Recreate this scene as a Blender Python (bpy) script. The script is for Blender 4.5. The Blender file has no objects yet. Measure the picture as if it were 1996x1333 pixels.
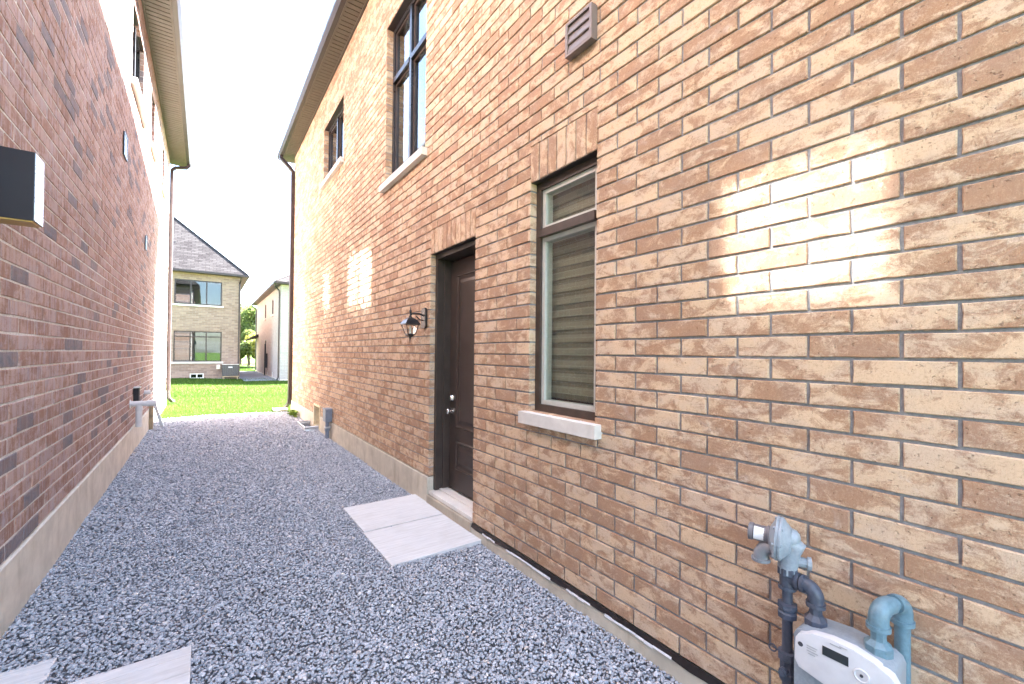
import bpy, bmesh, math, random
import numpy as np
from mathutils import Vector, Matrix

random.seed(7); RNG = np.random.default_rng(11)
SC = bpy.context.scene
COL = SC.collection
R = math.radians

# ------------------------------------------------------------------ camera
CAM_H = 1.55
F_PX, W_PX = 836.0, 1996.0
YAW, PITCH, ROLL = 0.62244, 0.0105, 0.0095
cam_data = bpy.data.cameras.new('camera')
cam_data.sensor_width = 36.0
cam_data.lens = 36.0 * F_PX / W_PX
cam_data.shift_y = 13.42 / W_PX
cam_data.clip_start = 0.02
cam_data.clip_end = 2000
cam = bpy.data.objects.new('camera', cam_data)
COL.objects.link(cam)
fw = Vector((math.sin(YAW) * math.cos(PITCH), math.cos(YAW) * math.cos(PITCH), math.sin(PITCH)))
r0 = Vector((math.cos(YAW), -math.sin(YAW), 0)); u0 = r0.cross(fw)
rt = r0 * math.cos(ROLL) + u0 * math.sin(ROLL)
up = -r0 * math.sin(ROLL) + u0 * math.cos(ROLL)
cam.matrix_world = Matrix(((rt.x, up.x, -fw.x, 0), (rt.y, up.y, -fw.y, 0), (rt.z, up.z, -fw.z, CAM_H), (0, 0, 0, 1)))
SC.camera = cam

# ------------------------------------------------------------------ sky, sun, exposure
SUN_TO = Vector((1.0, 0.52, 1.09))                       # towards the sun
SUN_EL = math.atan2(SUN_TO.z, math.hypot(SUN_TO.x, SUN_TO.y))
SUN_AZ = math.atan2(SUN_TO.x, SUN_TO.y)                  # clockwise from +Y
world = bpy.data.worlds.new('World'); SC.world = world; world.use_nodes = True
wn = world.node_tree; wn.nodes.clear()
wo = wn.nodes.new('ShaderNodeOutputWorld'); bg = wn.nodes.new('ShaderNodeBackground')
sky = wn.nodes.new('ShaderNodeTexSky'); sky.sky_type = 'NISHITA'; sky.sun_disc = False
sky.sun_elevation = SUN_EL; sky.sun_rotation = SUN_AZ
sky.air_density = 1.0; sky.dust_density = 1.2; sky.ozone_density = 1.6
SKY_STRENGTH = 0.05
bg.inputs['Strength'].default_value = SKY_STRENGTH
tc = wn.nodes.new('ShaderNodeTexCoord')
sep = wn.nodes.new('ShaderNodeSeparateXYZ'); wn.links.new(tc.outputs['Generated'], sep.inputs[0])
def wmath(op, a, b=None):
    n = wn.nodes.new('ShaderNodeMath'); n.operation = op
    for i, v in enumerate((a, b)):
        if v is None: continue
        if isinstance(v, (int, float)): n.inputs[i].default_value = v
        else: wn.links.new(v, n.inputs[i])
    return n.outputs[0]
zz = wmath('ADD', wmath('MAXIMUM', sep.outputs['Z'], 0.0), 0.12)
cx = wmath('DIVIDE', sep.outputs['X'], zz); cy = wmath('DIVIDE', sep.outputs['Y'], zz)
comb = wn.nodes.new('ShaderNodeCombineXYZ')
wn.links.new(wmath('ADD', wmath('MULTIPLY', cx, 1.0), wmath('MULTIPLY', cy, 0.25)), comb.inputs[0])
wn.links.new(wmath('MULTIPLY', cy, 0.62), comb.inputs[1]); comb.inputs[2].default_value = 3.7
cn = wn.nodes.new('ShaderNodeTexNoise'); cn.inputs['Scale'].default_value = 0.9; cn.inputs['Detail'].default_value = 9
cn.inputs['Roughness'].default_value = 0.58; cn.inputs['Distortion'].default_value = 1.1
wn.links.new(comb.outputs[0], cn.inputs['Vector'])
cr = wn.nodes.new('ShaderNodeMapRange'); cr.inputs['From Min'].default_value = 0.44; cr.inputs['From Max'].default_value = 0.74
cr.inputs['To Max'].default_value = 0.6; cr.interpolation_type = 'SMOOTHSTEP'
wn.links.new(cn.outputs['Fac'], cr.inputs['Value'])
cm = wn.nodes.new('ShaderNodeMix'); cm.data_type = 'RGBA'
cm.inputs['B'].default_value = (6.6, 6.9, 7.2, 1)
wn.links.new(cr.outputs[0], cm.inputs['Factor']); wn.links.new(sky.outputs[0], cm.inputs['A'])
wn.links.new(cm.outputs['Result'], bg.inputs['Color']); wn.links.new(bg.outputs[0], wo.inputs[0])

sl = bpy.data.lights.new('sun', 'SUN'); sl.energy = 5.0; sl.angle = R(0.53); sl.color = (1.0, 0.96, 0.90)
so = bpy.data.objects.new('sun', sl); COL.objects.link(so)
so.rotation_euler = (-SUN_TO).to_track_quat('-Z', 'Y').to_euler(); so.location = (20, 12, 30)

vs = SC.view_settings
SC.display_settings.display_device = 'sRGB'
vs.view_transform = 'Standard'; vs.look = 'None'; vs.gamma = 1.0; vs.use_curve_mapping = False
vs.exposure = 4.87
cy_ = SC.cycles
cy_.use_denoising = True; cy_.sample_clamp_indirect = 0; cy_.sample_clamp_direct = 0
cy_.caustics_reflective = True; cy_.caustics_refractive = False; cy_.blur_glossy = 0.0
cy_.use_guiding = True; cy_.use_surface_guiding = True; cy_.use_volume_guiding = False; cy_.guiding_training_samples = 128
cy_.max_bounces = 8; cy_.diffuse_bounces = 4; cy_.glossy_bounces = 4; cy_.transparent_max_bounces = 12

# ------------------------------------------------------------------ node helper and materials
class NT:
    def __init__(s, name):
        s.m = bpy.data.materials.new(name); s.m.use_nodes = True; s.t = s.m.node_tree
        s.p = s.t.nodes['Principled BSDF']; s.out = s.t.nodes['Material Output']
    def link(s, v, sock):
        if v is None: return
        if isinstance(v, (int, float)): sock.default_value = v
        elif isinstance(v, (tuple, list)):
            sock.default_value = (*v, 1) if (len(v) == 3 and len(sock.default_value) == 4) else v
        else: s.t.links.new(v, sock)
    def math(s, op, a, b=None, c=None):
        n = s.t.nodes.new('ShaderNodeMath'); n.operation = op
        for i, v in enumerate((a, b, c)): s.link(v, n.inputs[i])
        return n.outputs[0]
    def pos(s):
        g = s.t.nodes.new('ShaderNodeNewGeometry'); x = s.t.nodes.new('ShaderNodeSeparateXYZ')
        s.t.links.new(g.outputs['Position'], x.inputs[0]); s.P = g.outputs['Position']
        return x.outputs[0], x.outputs[1], x.outputs[2]
    def xyz(s, a, b, c):
        n = s.t.nodes.new('ShaderNodeCombineXYZ')
        for i, v in enumerate((a, b, c)): s.link(v, n.inputs[i])
        return n.outputs[0]
    def noise(s, vec, scale, detail=4, rough=.55, dist=0, out='Fac'):
        n = s.t.nodes.new('ShaderNodeTexNoise'); s.link(vec, n.inputs['Vector'])
        n.inputs['Scale'].default_value = scale; n.inputs['Detail'].default_value = detail
        n.inputs['Roughness'].default_value = rough; n.inputs['Distortion'].default_value = dist
        return n.outputs[out]
    def white(s, vec, out='Value'):
        n = s.t.nodes.new('ShaderNodeTexWhiteNoise'); n.noise_dimensions = '3D'; s.link(vec, n.inputs['Vector'])
        return n.outputs[out]
    def rng(s, v, a, b, c=0.0, d=1.0, smooth=True):
        n = s.t.nodes.new('ShaderNodeMapRange'); s.link(v, n.inputs['Value'])
        n.interpolation_type = 'SMOOTHSTEP' if smooth else 'LINEAR'
        for k, q in zip(('From Min', 'From Max', 'To Min', 'To Max'), (a, b, c, d)): s.link(q, n.inputs[k])
        return n.outputs[0]
    def mix(s, f, a, b, mode='MIX'):
        n = s.t.nodes.new('ShaderNodeMix'); n.data_type = 'RGBA'; n.blend_type = mode
        s.link(f, n.inputs['Factor']); s.link(a, n.inputs['A']); s.link(b, n.inputs['B'])
        return n.outputs['Result']
    def bump(s, h, strength=.5, dist=.002):
        n = s.t.nodes.new('ShaderNodeBump'); n.inputs['Strength'].default_value = strength
        n.inputs['Distance'].default_value = dist; s.link(h, n.inputs['Height'])
        s.t.links.new(n.outputs[0], s.p.inputs['Normal'])
    def set(s, col=None, rough=None, metal=None, spec=None):
        s.link(col, s.p.inputs['Base Color']); s.link(rough, s.p.inputs['Roughness'])
        s.link(metal, s.p.inputs['Metallic']); s.link(spec, s.p.inputs['Specular IOR Level'])
        return s.m

def plain(name, col, rough=.5, metal=0.0, var=.12, scale=25, bump=.15, spec=.5):
    n = NT(name); n.pos()
    f = n.noise(n.P, scale, 5, .6)
    c = n.mix(n.rng(f, .3, .7), tuple(max(0, v * (1 - var)) for v in col), tuple(min(1, v * (1 + var)) for v in col))
    if bump: n.bump(n.noise(n.P, scale * 8, 3), bump, .001)
    return n.set(c, n.rng(f, .3, .7, max(.02, rough - .06), min(1, rough + .08)), metal, spec)

CRS, BL = 0.0885, 0.2665          # course height and brick pitch
JOINT = 0.0105

def brick_material(name, zoff, yoff, light, brown, dark, dark_share, bias, soldier=False, streak=0.0):
    n = NT(name); x, y, z = n.pos()
    if soldier:
        row = n.math('FLOOR', n.math('DIVIDE', n.math('SUBTRACT', y, yoff), CRS)); colid = 7.0
    else:
        row = n.math('FLOOR', n.math('DIVIDE', n.math('SUBTRACT', z, zoff), CRS))
        u = n.math('ADD', n.math('DIVIDE', n.math('SUBTRACT', y, yoff), BL), n.math('MULTIPLY', n.math('MODULO', n.math('ABSOLUTE', row), 2.0), .5))
        colid = n.math('FLOOR', u)
    idv = n.xyz(row, colid, 3.3)
    r1 = n.white(idv); rc = n.t.nodes.new('ShaderNodeTexWhiteNoise'); rc.noise_dimensions = '3D'
    n.t.links.new(idv, rc.inputs['Vector'])
    sx = n.t.nodes.new('ShaderNodeSeparateColor'); n.t.links.new(rc.outputs['Color'], sx.inputs[0])
    ra, rb, rd = sx.outputs
    if soldier: a, b = z, y
    else: a, b = y, z
    vec = n.xyz(n.math('ADD', n.math('MULTIPLY', a, 10.5), n.math('MULTIPLY', ra, 91.0)), n.math('ADD', n.math('MULTIPLY', b, 16.0), n.math('MULTIPLY', rb, 77.0)), n.math('MULTIPLY', x, 9.0))
    blot = n.noise(vec, 1.0, 8, .68, .55)
    thr = n.math('ADD', n.math('MULTIPLY', r1, .17), bias)
    f = n.rng(blot, n.math('SUBTRACT', thr, .10), n.math('ADD', thr, .13))
    # fine grain and wire-cut scratches
    fine = n.math('ADD', n.math('MULTIPLY', n.noise(n.P, 420.0, 4, .7), .5), n.math('MULTIPLY', n.noise(n.P, 130.0, 4, .75), .5))
    scr = n.noise(n.xyz(n.math('MULTIPLY', a, 330.0), n.math('MULTIPLY', b, 28.0), n.math('MULTIPLY', ra, 40.0)), 1.0, 3, .6)
    f2 = n.math('ADD', f, n.math('MULTIPLY', n.math('SUBTRACT', fine, .5), 4.0))
    if streak: f2 = n.math('ADD', f2, n.math('MULTIPLY', n.math('SUBTRACT', n.noise(n.xyz(n.math('MULTIPLY', a, 34.0), n.math('MULTIPLY', b, 3.0), n.math('MULTIPLY', rb, 40.0)), 1.0, 4, .65), .5), streak))
    c = n.mix(n.rng(f2, 0, 1, smooth=False), light, brown)
    warm = n.mix(n.rng(n.noise(vec, .6, 2), .4, .62), (1.07, 1.0, .90), (.96, .96, 1.0))
    c = n.mix(.55, c, warm, 'MULTIPLY')
    c = n.mix(n.rng(rd, 0, 1, .0, .22, False), c, n.mix(.5, c, (.5, .34, .26)))
    if streak:
        lav = n.noise(n.xyz(n.math('MULTIPLY', a, 26.0), n.math('MULTIPLY', b, 2.5), n.math('MULTIPLY', ra, 60.0)), 1.0, 3, .6)
        c = n.mix(n.rng(lav, .52, .68, 0, .6), c, (.40, .36, .40))
    if dark_share:
        isd = n.rng(rb, 1 - dark_share, 1 - dark_share + .02)
        dk = n.mix(n.rng(fine, .3, .7), tuple(v * .7 for v in dark), tuple(v * 1.5 for v in dark))
        c = n.mix(n.math('MULTIPLY', isd, n.rng(blot, .3, .62, .98, .55)), c, dk)
    c = n.mix(n.rng(n.noise(n.P, 1.1, 4), .35, .7, 0, .16), c, n.mix(.5, c, (.2, .16, .13)))
    c = n.mix(n.rng(n.noise(n.P, 5.5, 5, .7, .6), .58, .74, 0, .32), c, (.58, .54, .50) if not streak else (.44, .41, .42))
    pit = n.rng(n.noise(n.P, 75.0, 3, .6), .63, .70)
    c = n.mix(n.math('MULTIPLY', pit, .55), c, n.mix(1.0, c, (.45, .40, .38), 'MULTIPLY'))
    h = n.math('ADD', n.math('ADD', n.math('SUBTRACT', n.math('MULTIPLY', fine, .6), n.math('MULTIPLY', pit, .8)), n.math('MULTIPLY', scr, .5)), n.math('MULTIPLY', f, -.5))
    n.bump(h, .9, .003)
    return n.set(c, .88, 0, .25)

Z0_R, Z0_L = 0.1255, 0.477
LIGHT_R, BROWN_R = (.63, .478, .338), (.355, .212, .135)
M = {}
M['brick_r'] = brick_material('tan brick', Z0_R, 0.13, LIGHT_R, BROWN_R, (.1, .1, .1), 0, .395)
M['brick_r_s'] = brick_material('tan soldier brick', 0, 1.745, LIGHT_R, BROWN_R, (.1, .1, .1), 0, .42, True)
M['brick_r_d'] = brick_material('tan soldier brick door', 0, 3.125, LIGHT_R, BROWN_R, (.1, .1, .1), 0, .42, True)
M['brick_l'] = brick_material('mauve brick', Z0_L, 0.05, (.445, .34, .325), (.27, .155, .12), (.13, .135, .165), .12, .42, False, 4.5)

def mortar(name, col):
    n = NT(name); n.pos()
    f = n.noise(n.P, 60, 6, .65)
    n.bump(n.noise(n.P, 500, 4, .7), .8, .002)
    return n.set(n.mix(n.rng(f, .3, .7), tuple(v * .8 for v in col), tuple(v * 1.15 for v in col)), .95, 0, .15)
M['mortar_r'] = mortar('grey mortar', (.285, .285, .30))
M['mortar_l'] = mortar('pale mortar', (.66, .65, .63))

def concrete(name, col, stain=(.30, .25, .17), amt=.35, sc=3.0):
    n = NT(name); x, y, z = n.pos()
    a = n.noise(n.P, sc, 6, .65, .4); b = n.noise(n.xyz(n.math('MULTIPLY', x, 6.), n.math('MULTIPLY', y, 6.), n.math('MULTIPLY', z, 1.2)), 2.0, 5, .6)
    c = n.mix(n.rng(a, .3, .72), tuple(v * .86 for v in col), tuple(min(1, v * 1.1) for v in col))
    c = n.mix(n.rng(b, .5, .75, 0, amt), c, stain)
    fine = n.noise(n.P, 160, 4, .7)
    c = n.mix(n.rng(fine, .62, .75, 0, .25), c, tuple(v * .6 for v in col))
    n.bump(n.math('ADD', n.math('MULTIPLY', fine, .5), n.noise(n.P, 30, 4)), .45, .002)
    return n.set(c, .9, 0, .2)
M['found'] = concrete('foundation concrete', (.56, .51, .42), amt=.5, sc=5.0)
M['found_l'] = concrete('pale foundation concrete', (.66, .62, .54), amt=.25, sc=5.0)
M['sill'] = concrete('precast sill', (.66, .63, .59), amt=.12)
M['step'] = concrete('door step concrete', (.40, .35, .28), (.22, .15, .10), .5)

def slab_mat():
    n = NT('grooved concrete slab'); x, y, z = n.pos()
    g = n.t.nodes.new('ShaderNodeTexWave'); g.wave_type = 'BANDS'; g.bands_direction = 'Y'; g.wave_profile = 'SAW'
    g.inputs['Scale'].default_value = 2.35; g.inputs['Distortion'].default_value = .25; g.inputs['Detail'].default_value = 2
    n.t.links.new(n.P, g.inputs['Vector'])
    groove = n.rng(g.outputs['Fac'], .0, .07, 1, 0)
    grain = n.noise(n.xyz(n.math('MULTIPLY', x, 5.), n.math('MULTIPLY', y, 60.), z), 1.0, 5, .65)
    c = n.mix(n.rng(grain, .3, .7), (.54, .54, .545), (.66, .66, .665))
    c = n.mix(n.math('MULTIPLY', groove, n.rng(n.noise(n.P, 7, 3), .35, .6, .15, .6)), c, (.40, .36, .33))
    c = n.mix(n.rng(n.noise(n.P, 4, 5, .6), .5, .75, 0, .3), c, (.45, .43, .40))
    n.bump(n.math('SUBTRACT', n.math('MULTIPLY', grain, .5), groove), .5, .002)
    return n.set(c, .85, 0, .25)
M['slab'] = slab_mat()

M['black'] = plain('black aluminium', (.018, .018, .021), .32, 0, .2, 15, .05)
M['bronze'] = plain('dark bronze frame', (.055, .038, .030), .38, 0, .2, 15, .05)
M['door'] = plain('dark brown door paint', (.050, .037, .031), .42, 0, .15, 9, .12)
M['vinyl'] = plain('white vinyl', (.72, .73, .70), .4, 0, .05)
M['vinyl_grey'] = plain('pale grey vinyl', (.50, .50, .46), .4, 0, .05)
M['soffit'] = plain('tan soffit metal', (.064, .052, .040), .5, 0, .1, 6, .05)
M['gutter'] = plain('brown aluminium gutter', (.030, .024, .024), .38, 0, .15, 6, .05)
M['pipe_brown'] = plain('brown downspout', (.045, .035, .038), .38, 0, .15, 6, .05)
M['dark'] = plain('dark interior', (.03, .03, .032), .9, 0, .2, 3, 0)  # near-black in place of room shade; also on dark utility boxes
M['gas_grey'] = plain('grey gas fitting', (.27, .31, .35), .36, 0, .10, 90, .2)
M['gas_blue'] = plain('blue grey painted pipe', (.13, .22, .27), .36, 0, .12, 80, .25)
M['gas_dark'] = plain('dark blue grey pipe', (.062, .072, .10), .4, 0, .16, 80, .3)
M['white_cover'] = plain('white plastic cover', (.62, .62, .64), .35, 0, .04)
M['screen'] = plain('dark display', (.03, .035, .038), .15, 0, .1)
M['pvc'] = plain('white pvc', (.66, .67, .69), .35, 0, .05)
M['grey_pvc'] = plain('grey pvc conduit', (.20, .235, .29), .45, 0, .12)
M['chrome'] = plain('brushed nickel', (.75, .73, .70), .18, 1.0, .05, 40, 0)
M['galv'] = plain('galvanised steel', (.55, .57, .60), .35, .85, .2, 20, .2)
M['cream'] = plain('cream window buck', (.70, .60, .40), .7, 0, .12)
M['vent'] = plain('brown vinyl vent', (.155, .122, .115), .45, 0, .1)
M['blind'] = plain('grey blind fabric', (.25, .235, .18), .8, 0, .08, 80, .2)
M['blind_dark'] = plain('dark blind fabric', (.155, .145, .11), .8, 0, .12, 80, .2)
M['curtain'] = plain('white curtain', (.62, .63, .62), .85, 0, .06)
M['membrane'] = plain('black membrane', (.014, .012, .013), .35, 0, .3, 30, .5)
M['film'] = plain('torn pale film', (.72, .72, .74), .4, 0, .1)
M['bounce_yellow'] = plain('brass bottom plate', (.42, .30, .10), .4, .6, .15)  # yellow light bounced up from the gravel, put into the colour
M['label'] = plain('white sticker', (.75, .75, .75), .5, 0, .03)
M['red_label'] = plain('faded red sticker', (.33, .12, .10), .6, 0, .1)
M['print'] = plain('dark print', (.05, .05, .06), .6, 0, .05)
M['wood'] = plain('weathered timber', (.34, .27, .17), .8, 0, .2, 12, .4)
M['bark'] = plain('bark', (.10, .075, .055), .9, 0, .3, 12, .8)
M['bulb'] = plain('frosted bulb', (.75, .72, .65), .3, 0, .03)

def glass(name, refl, rough=.02, tint=(.55, .62, .62)):
    n = NT(name)
    g = n.t.nodes.new('ShaderNodeBsdfGlossy'); g.inputs['Roughness'].default_value = rough
    g.inputs['Color'].default_value = (.95, .97, 1, 1)
    t = n.t.nodes.new('ShaderNodeBsdfTransparent'); t.inputs['Color'].default_value = (*tint, 1)
    lw = n.t.nodes.new('ShaderNodeLayerWeight'); lw.inputs['Blend'].default_value = .5
    f = n.math('ADD', n.math('MULTIPLY', n.math('POWER', lw.outputs['Facing'], 5.0), 1 - refl), refl)
    mx = n.t.nodes.new('ShaderNodeMixShader'); n.link(f, mx.inputs[0])
    n.t.links.new(t.outputs[0], mx.inputs[1]); n.t.links.new(g.outputs[0], mx.inputs[2])
    n.t.links.new(mx.outputs[0], n.out.inputs['Surface'])
    return n.m
M['glass'] = glass('window glass', .22)
M['glass_low'] = glass('side window glass', .07, .02, (.9, .93, .9))
M['glass_sun'] = glass('coated window glass', .11, .06, (.4, .46, .46))
M['glass_sun_up'] = glass('coated upper glass', .24, .075, (.4, .46, .46))
M['glass_clear'] = glass('lantern glass', .04, .05, (.95, .95, .93))
M['glass_far'] = glass('far window glass', .07, .01, (.6, .66, .66))

def far_brick(name, c1, c2, mort, axis):
    n = NT(name); x, y, z = n.pos()
    u = x if axis == 'x' else y
    b = n.t.nodes.new('ShaderNodeTexBrick'); b.offset = .5
    b.inputs['Scale'].default_value = 1.0
    b.inputs['Brick Width'].default_value = BL; b.inputs['Row Height'].default_value = CRS
    b.inputs['Mortar Size'].default_value = .006; b.inputs['Mortar Smooth'].default_value = .2; b.inputs['Bias'].default_value = -.1
    b.inputs['Color1'].default_value = (*c1, 1); b.inputs['Color2'].default_value = (*c2, 1); b.inputs['Mortar'].default_value = (*mort, 1)
    n.link(n.xyz(u, z, 0.0), b.inputs['Vector'])
    nz = n.noise(n.P, 9, 5, .6)
    c = n.mix(n.rng(nz, .3, .7, 0, .35), b.outputs['Color'], tuple(v * .6 for v in c1))
    n.bump(n.math('MULTIPLY', b.outputs['Fac'], -1.0), .6, .006)
    return n.set(c, .9, 0, .2)
M['far_brick'] = far_brick('far grey tan brick', (.345, .252, .20), (.215, .148, .118), (.33, .285, .25), 'x')
M['pink_brick'] = far_brick('far pink brick', (.50, .42, .385), (.43, .345, .315), (.44, .40, .38), 'y')
M['white_brick'] = far_brick('far whitewashed brick', (.42, .41, .39), (.36, .35, .34), (.26, .25, .245), 'x')

def shingle_mat():
    n = NT('grey shingles'); x, y, z = n.pos()
    b = n.t.nodes.new('ShaderNodeTexBrick'); b.offset = .5
    b.inputs['Scale'].default_value = 1.0; b.inputs['Brick Width'].default_value = .32; b.inputs['Row Height'].default_value = .105
    b.inputs['Mortar Size'].default_value = .008; b.inputs['Bias'].default_value = 0
    b.inputs['Color1'].default_value = (.062, .058, .06, 1); b.inputs['Color2'].default_value = (.030, .027, .029, 1); b.inputs['Mortar'].default_value = (.013, .012, .013, 1)
    n.link(n.xyz(n.math('ADD', x, n.math('MULTIPLY', y, .0)), z, 0.0), b.inputs['Vector'])
    c = n.mix(n.rng(n.noise(n.P, 14, 4), .35, .7, 0, .35), b.outputs['Color'], (.065, .06, .063))
    n.bump(n.math('MULTIPLY', b.outputs['Fac'], -1.0), .7, .01)
    return n.set(c, 1.0, 0, 0.0)
M['shingle'] = shingle_mat()

def attr_mat(name, stops, rough=.85, trans=0.0, spec=.25, nscale=90):
    n = NT(name); n.pos()
    a = n.t.nodes.new('ShaderNodeAttribute'); a.attribute_name = 'rnd'
    cr_ = n.t.nodes.new('ShaderNodeValToRGB'); n.t.links.new(a.outputs['Fac'], cr_.inputs[0])
    el = cr_.color_ramp.elements
    for i, (p, c) in enumerate(stops):
        e = el[i] if i < 2 else el.new(p)
        e.position = p; e.color = (*c, 1)
    c = n.mix(n.rng(n.noise(n.P, nscale, 3), .3, .7, 0, .35), cr_.outputs[0], n.mix(1.0, cr_.outputs[0], (.62, .62, .62), 'MULTIPLY'))
    n.set(c, rough, 0, spec)
    if trans:
        td = n.t.nodes.new('ShaderNodeBsdfTranslucent'); n.link(c, td.inputs['Color'])
        mx = n.t.nodes.new('ShaderNodeMixShader'); mx.inputs[0].default_value = trans
        n.t.links.new(n.p.outputs[0], mx.inputs[1]); n.t.links.new(td.outputs[0], mx.inputs[2]); n.t.links.new(mx.outputs[0], n.out.inputs['Surface'])
    return n.m
M['stone'] = attr_mat('crushed grey stone', [(0, (.20, .22, .255)), (.3, (.37, .395, .44)), (.75, (.52, .545, .595)), (.95, (.66, .67, .70)), (1, (.60, .53, .48))], .8, nscale=150)
M['grass'] = attr_mat('grass blades', [(0, (.03, .07, .008)), (.6, (.06, .12, .015)), (1, (.10, .13, .025))], .7, .35, .2, 5)
M['leaf'] = attr_mat('tree leaves', [(0, (.075, .105, .035)), (.6, (.13, .17, .055)), (1, (.22, .24, .08))], .7, .35, .2, 3)
M['leaf_y'] = attr_mat('yellowing leaves', [(0, (.11, .12, .03)), (.6, (.22, .22, .05)), (1, (.34, .30, .08))], .7, .35, .2, 3)
M['weed'] = attr_mat('weed leaves', [(0, (.10, .18, .03)), (1, (.26, .36, .07))], .6, .35, .2, 30)

def ground_mat(name, cols, sc):
    n = NT(name); n.pos()
    a = n.noise(n.P, sc, 6, .65); b = n.noise(n.P, sc * .12, 4)
    c = n.mix(n.rng(a, .3, .7), cols[0], cols[1]); c = n.mix(n.rng(b, .35, .7, 0, .6), c, cols[2])
    n.bump(n.noise(n.P, sc * 6, 3), .8, .02)
    return n.set(c, .95, 0, .1)
M['lawn'] = ground_mat('lawn turf', ((.04, .085, .012), (.065, .12, .018), (.08, .115, .03)), 9)
M['bed'] = ground_mat('stone dust', ((.20, .21, .235), (.30, .31, .34), (.24, .245, .26)), 90)

# ------------------------------------------------------------------ mesh helpers
def link(o, parent=None, **props):
    COL.objects.link(o)
    if parent is not None:
        o.parent = parent
        o.location = Vector(o.location) - (Vector(parent.location) if parent.parent is None else Vector((0, 0, 0)))
    for k, v in props.items(): o[k] = v
    return o

def thing(name, loc, label, cat, group=None):
    o = bpy.data.objects.new(name, None); o.location = loc; o.empty_display_size = .1
    COL.objects.link(o); o['label'] = label; o['category'] = cat
    if group: o['group'] = group
    return o

def RW(X): return lambda a, b, n: (X - n, a, b)       # wall facing -x, a along y, b up, n outwards
def LW(X): return lambda a, b, n: (X + n, a, b)       # wall facing +x
def FW(Y): return lambda a, b, n: (a, Y - n, b)       # wall facing -y
def WD(a, b, n): return (a, b, n)

class MB:
    def __init__(s): s.v = []; s.f = []
    def box(s, a0, a1, b0, b1, n0, n1, W=WD):
        i = len(s.v)
        s.v += [W(a, b, n) for n in (n0, n1) for b in (b0, b1) for a in (a0, a1)]
        s.f += [(i, i + 2, i + 3, i + 1), (i + 4, i + 5, i + 7, i + 6), (i, i + 1, i + 5, i + 4), (i + 2, i + 6, i + 7, i + 3), (i, i + 4, i + 6, i + 2), (i + 1, i + 3, i + 7, i + 5)]
        return s
    def poly(s, pts): 
        i = len(s.v); s.v += [tuple(p) for p in pts]; s.f.append(tuple(range(i, i + len(pts)))); return s
    def prism(s, pts, off):
        i = len(s.v); k = len(pts); off = Vector(off)
        s.v += [tuple(p) for p in pts] + [tuple(Vector(p) + off) for p in pts]
        s.f.append(tuple(range(i, i + k))); s.f.append(tuple(range(i + 2 * k - 1, i + k - 1, -1)))
        for j in range(k): s.f.append((i + j, i + (j + 1) % k, i + k + (j + 1) % k, i + k + j))
        return s
    def lathe(s, o, axis, prof, seg=20, cap=True):
        """prof: (distance along axis, radius)"""
        o = Vector(o); ax = Vector(axis).normalized()
        t = Vector((0, 0, 1)) if abs(ax.z) < .9 else Vector((1, 0, 0))
        e1 = ax.cross(t).normalized(); e2 = ax.cross(e1); i = len(s.v)
        for d, r in prof:
            for k in range(seg):
                q = 2 * math.pi * k / seg
                s.v.append(tuple(o + ax * d + (e1 * math.cos(q) + e2 * math.sin(q)) * r))
        for j in range(len(prof) - 1):
            for k in range(seg):
                k2 = (k + 1) % seg
                s.f.append((i + j * seg + k, i + j * seg + k2, i + (j + 1) * seg + k2, i + (j + 1) * seg + k))
        if cap:
            s.f.append(tuple(i + k for k in range(seg))); e = i + (len(prof) - 1) * seg
            s.f.append(tuple(e + k for k in reversed(range(seg))))
        return s
    def tube(s, pts, r, seg=14, sq=None):
        """swept tube; sq=(half_w, half_h) gives a rectangular section"""
        pts = [Vector(p) for p in pts]; i = len(s.v); prev = None
        if sq: sec = [(-sq[0], -sq[1]), (sq[0], -sq[1]), (sq[0], sq[1]), (-sq[0], sq[1])]
        else: sec = [(math.cos(2 * math.pi * k / seg) * r, math.sin(2 * math.pi * k / seg) * r) for k in range(seg)]
        m = len(sec)
        for k, p in enumerate(pts):
            if k == 0: d = pts[1] - p
            elif k == len(pts) - 1: d = p - pts[k - 1]
            else: d = (pts[k + 1] - p).normalized() + (p - pts[k - 1]).normalized()
            d.normalize()
            if prev is None:
                t = Vector((0, 1, 0)) if abs(d.y) < .9 else Vector((1, 0, 0)); e1 = d.cross(t).normalized()
            else: e1 = (prev - d * prev.dot(d)).normalized()
            prev = e1; e2 = d.cross(e1)
            s.v += [tuple(p + e1 * a + e2 * b) for a, b in sec]
        for j in range(len(pts) - 1):
            for k in range(m):
                k2 = (k + 1) % m
                s.f.append((i + j * m + k, i + j * m + k2, i + (j + 1) * m + k2, i + (j + 1) * m + k))
        s.f.append(tuple(i + k for k in range(m))); e = i + (len(pts) - 1) * m
        s.f.append(tuple(e + k for k in reversed(range(m))))
        return s
    def build(s, name, mat, parent=None, smooth=None, bevel=0.0, **props):
        me = bpy.data.meshes.new(name); me.from_pydata(s.v, [], s.f)
        bm = bmesh.new(); bm.from_mesh(me); bmesh.ops.recalc_face_normals(bm, faces=bm.faces[:])
        if bevel: bmesh.ops.bevel(bm, geom=[e for e in bm.edges], offset=bevel, segments=2, profile=.7, affect='EDGES', clamp_overlap=True)
        bm.to_mesh(me); bm.free()
        me.materials.append(M[mat] if isinstance(mat, str) else mat)
        if smooth is not None:
            me.polygons.foreach_set('use_smooth', [True] * len(me.polygons))
            me.set_sharp_from_angle(angle=R(smooth))
        return link(bpy.data.objects.new(name, me), parent, **props)

def arc(c, r, a0, a1, e1, e2, k=6):
    c = Vector(c); e1 = Vector(e1); e2 = Vector(e2)
    return [c + e1 * (r * math.cos(R(a0 + (a1 - a0) * j / k))) + e2 * (r * math.sin(R(a0 + (a1 - a0) * j / k))) for j in range(k + 1)]

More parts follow.
